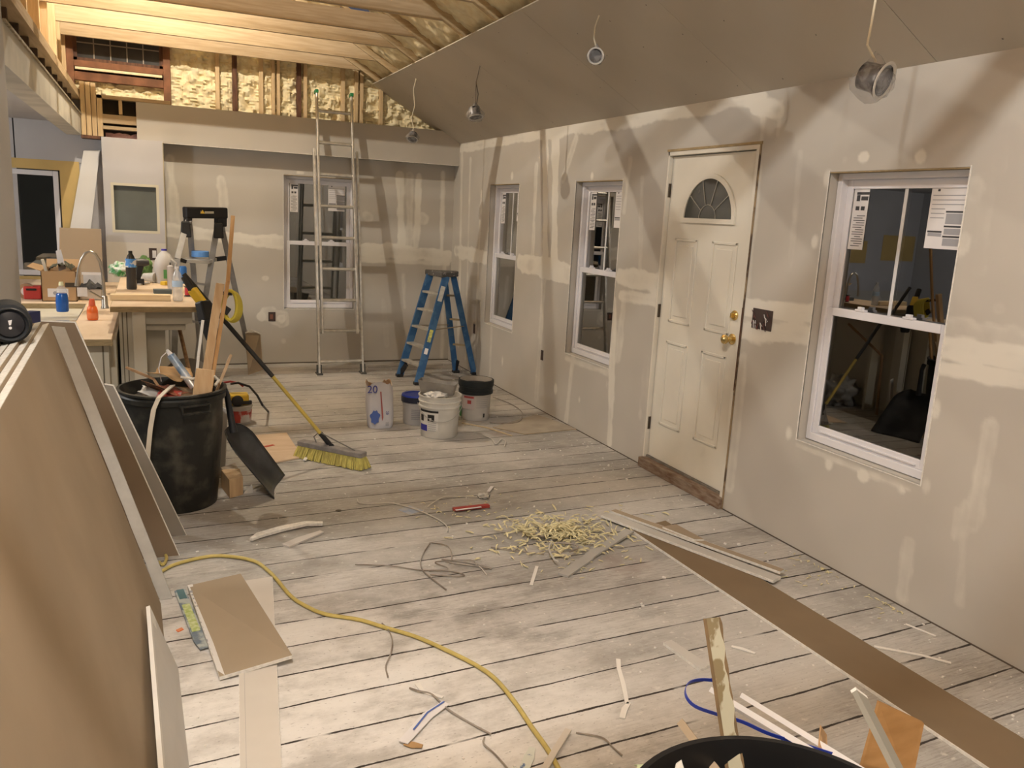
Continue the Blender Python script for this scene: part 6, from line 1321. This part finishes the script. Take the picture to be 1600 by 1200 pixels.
o = B().lathe([(.018, 0), (.018, .001)], fp(529, 798, .001), (0,0,1), 12).build('knot_hole', DARKM); tag(o, 'dark round knot hole in a floorboard in front of the broom', 'hole')
slab('blue_smear', [(621, 797), (640, 790), (662, 798), (640, 804)], .0006, mat('blue_chalk', (.27, .33, .46), .9, col2=(.42, .42, .43), scale=20), 'pale blue chalk smear on the floorboards', 'stain', edge=MATS['white_scrap'])
# ================================================================== FOREGROUND BIN
BC = Vector((.955, .885, 0)); br_, bzh = .283, .70
fb_ = thing('trash_bin', tuple(BC), 'black round bin in the near foreground with trim offcuts in it', 'trash bin')
B().lathe([(br_*.80, .001), (br_*.82, .02), (br_*.97, bzh-.06), (br_*.99, bzh-.05), (br_*1.0, bzh-.02), (br_*1.025, bzh-.012), (br_*1.025, bzh), (br_*.985, bzh), (br_*.965, bzh-.03), (br_*.80, .03), (.001, .03)], BC, (0,0,1), 72, caps=False).build('body', mat('clean_black_can', (.012, .012, .013), .42, var=.3, scale=8), fb_, smooth=True)
# painted trim board, chewed on one side
a, b = P(1112, 966, y=1.30), Vector((1.0, 1.0, .22))
b = P(1152, 1230, y=1.12)
d_ = (b-a).normalized(); vw = (Vector((0, 0, EYE))-a).normalized(); s_ = d_.cross(vw).normalized(); n_ = s_.cross(d_).normalized(); Lb = (b-a).length*1.6
tp = thing('painted_trim', tuple(b), 'tall chipped cream painted trim board standing in the foreground bin', 'trim board')
outl = []; wd_ = .036
for i in range(41):
    f = i/40; outl.append(a+d_*Lb*f+s_*(wd_/2*(1+.0*f)))
oth = [a+d_*Lb*(i/40)-s_*(wd_/2+.003*noise.noise(Vector((i*.45, 0, 0)))+.004*max(0, noise.noise(Vector((i*.21, 5, 0))))) for i in range(41)]
if (P(1100, 1000, y=1.2)-P(1120, 1000, y=1.2)).dot(s_) < 0: outl, oth = outl, oth
k = B(); vs = outl+oth; fsx = [(i, i+1, 41+i+1, 41+i) for i in range(40)]; fr_v = [p+n_*.008 for p in vs]; bk_v = [p-n_*.008 for p in vs]; n_v = len(vs)
k.add(fr_v+bk_v, fsx+[tuple(n_v+q for q in f)[::-1] for f in fsx]+[(i, i+1, n_v+i+1, n_v+i) for i in range(40)]+[(41+i, 41+i+1, n_v+41+i+1, n_v+41+i) for i in range(40)]+[(0, 41, n_v+41, n_v), (40, 81, n_v+81, n_v+40)])
k.build('board', mat('trim_wood', (.16, .105, .05), .8, var=.3, scale=20), tp)
pts_f = [a+d_*Lb*(i/40)+s_*(wd_*.30) for i in range(41)]; pts_o = [a+d_*Lb*(i/40)-s_*(wd_*(.42+.25*noise.noise(Vector((i*.33, 2, 0))))) for i in range(41)]
B().add([p+n_*.0088 for p in pts_f+pts_o], fsx).build('cream_paint', mat('chipped_paint', (.36, .345, .255), .5, col2=(.17, .13, .06), scale=26, stretch=(1,1,.35), lo=.40, hi=.45), tp)
# brown stick
a, b = P(1063, 1128, y=1.28), P(1128, 1215, y=1.12); d_ = (b-a).normalized(); o = B().bar(a, a+d_*.45, .016, .008, up=vw).build('drywall_strip', BROWNP); tag(o, 'narrow brown drywall strip poking over the left rim of the foreground bin', 'drywall strip')
# white corner bead / channel
o = thing('vinyl_channel', tuple(P(1250, 1140, y=1.3)), 'white vinyl channel with two bright flanges lying across the foreground bin', 'vinyl channel')
for (p0, p1, q0, q1, nm, mt) in (((1158, 1086), (1352, 1206), 1.52, 1.10, 'flange', STK), ((1110, 1077), (1330, 1210), 1.50, 1.03, 'flange', STK)):
    A2, B2 = P(*p0, y=q0), P(*p1, y=q1); d_ = (B2-A2); B().bar(A2, A2+d_*1.25, .013, .003, up=(Vector((0,0,EYE))-A2)).build(nm, mt, o)
A2, B2, A3, B3 = P(1160, 1098, y=1.53), P(1352, 1212, y=1.11), P(1118, 1084, y=1.515), P(1330, 1215, y=1.04); dz_ = Vector((0, 0, -.012))
B().add([A2+dz_, A2+(B2-A2)*1.25+dz_, A3+(B3-A3)*1.25+dz_, A3+dz_], [(0, 1, 2, 3)]).build('web', mat('grey_web', (.36, .34, .33), .6, var=.3, scale=9), o)
# white-ended drywall strip
a, b = P(1342, 1084, y=1.36), P(1412, 1222, y=1.14); o = thing('drywall_strip', tuple(b), 'grey drywall strip with bright white cut end standing in the right of the bin', 'drywall strip'); d_ = (b-a).normalized()
c_ = B().bar(a, a+d_*.5, .05, .014, up=(.35, -.75, .55)); c_.build('strip', mat('strip_grey', (.30, .29, .25), .85), o); B().bar(a-d_*.002, a+d_*.006, .052, .016, up=(.35, -.75, .55)).build('cut_end', mat('bright_gypsum', (.88, .86, .82), .9), o)
# orange board behind
q = [P(1374, 1098, y=1.52), P(1444, 1131, y=1.46), P(1424, 1230, y=1.34), P(1338, 1230, y=1.38)]
o = B().prism(q, (.0, .008, .004)).build('veneer_board', wood('orange_veneer', (.36, .20, .075), (.27, .14, .045), (1, 1, 8), 5)); tag(o, 'orange-brown veneer board leaning behind the bright-ended strip', 'board')
q = [P(1283, 1134, y=1.27), P(1292, 1148, y=1.27), P(1296, 1215, y=1.16), P(1276, 1215, y=1.16)]; o = B().prism(q, (0, .004, 0)).build('veneer_chip', wood('veneer2', (.42, .27, .14), (.3, .18, .09), (1, 1, 8), 5)); tag(o, 'small curved brown veneer chip above the white channel', 'chip')
# blue strap loop
cpts = [(1300, 1178, 1.16), (1250, 1162, 1.2), (1200, 1146, 1.24), (1160, 1128, 1.28), (1120, 1116, 1.32), (1085, 1103, 1.36), (1071, 1085, 1.39), (1075, 1068, 1.42), (1095, 1062, 1.42), (1122, 1064, 1.40)]
o = B().ribbon(smooth_path([P(u, v, y=y_) for u, v, y_ in cpts]), .010, .0012, side=(0, -.35, 1)).build('blue_strap', mat('blue_strap', (.02, .05, .42), .35), smooth=True); tag(o, 'looped bright blue plastic strap curling from the foreground bin', 'strap')
o = crumple('torn_wrapper', [P(992, 1196, y=1.18), P(1006, 1190, y=1.18), P(1012, 1206, y=1.14), P(990, 1208, y=1.14)], mat('pale_green', (.48, .55, .34), .6), 'pale green torn wrapper at the left rim of the foreground bin', 'wrapper', .01, fr=20)
crumple('paper_scrap', [P(1057, 1194, y=1.0), P(1064, 1188, y=1.0), P(1073, 1206, y=.98), P(1055, 1208, y=.98)], mat('grey_paper', (.45, .45, .42), .7), 'grey paper scrap just inside the foreground bin', 'paper', .008, fr=20)
# blue tarp patch seen between rafters
q = [P(530, 14, off=.05), P(582, 24, off=.05), P(575, 15, off=.05), P(535, 6, off=.05)]
o = B().prism(q, (0, 0, -.004)).build('blue_tarp', mat('tarp_blue', (.05, .13, .42), .5)); tag(o, 'patch of blue tarp showing between the rafters', 'tarp')
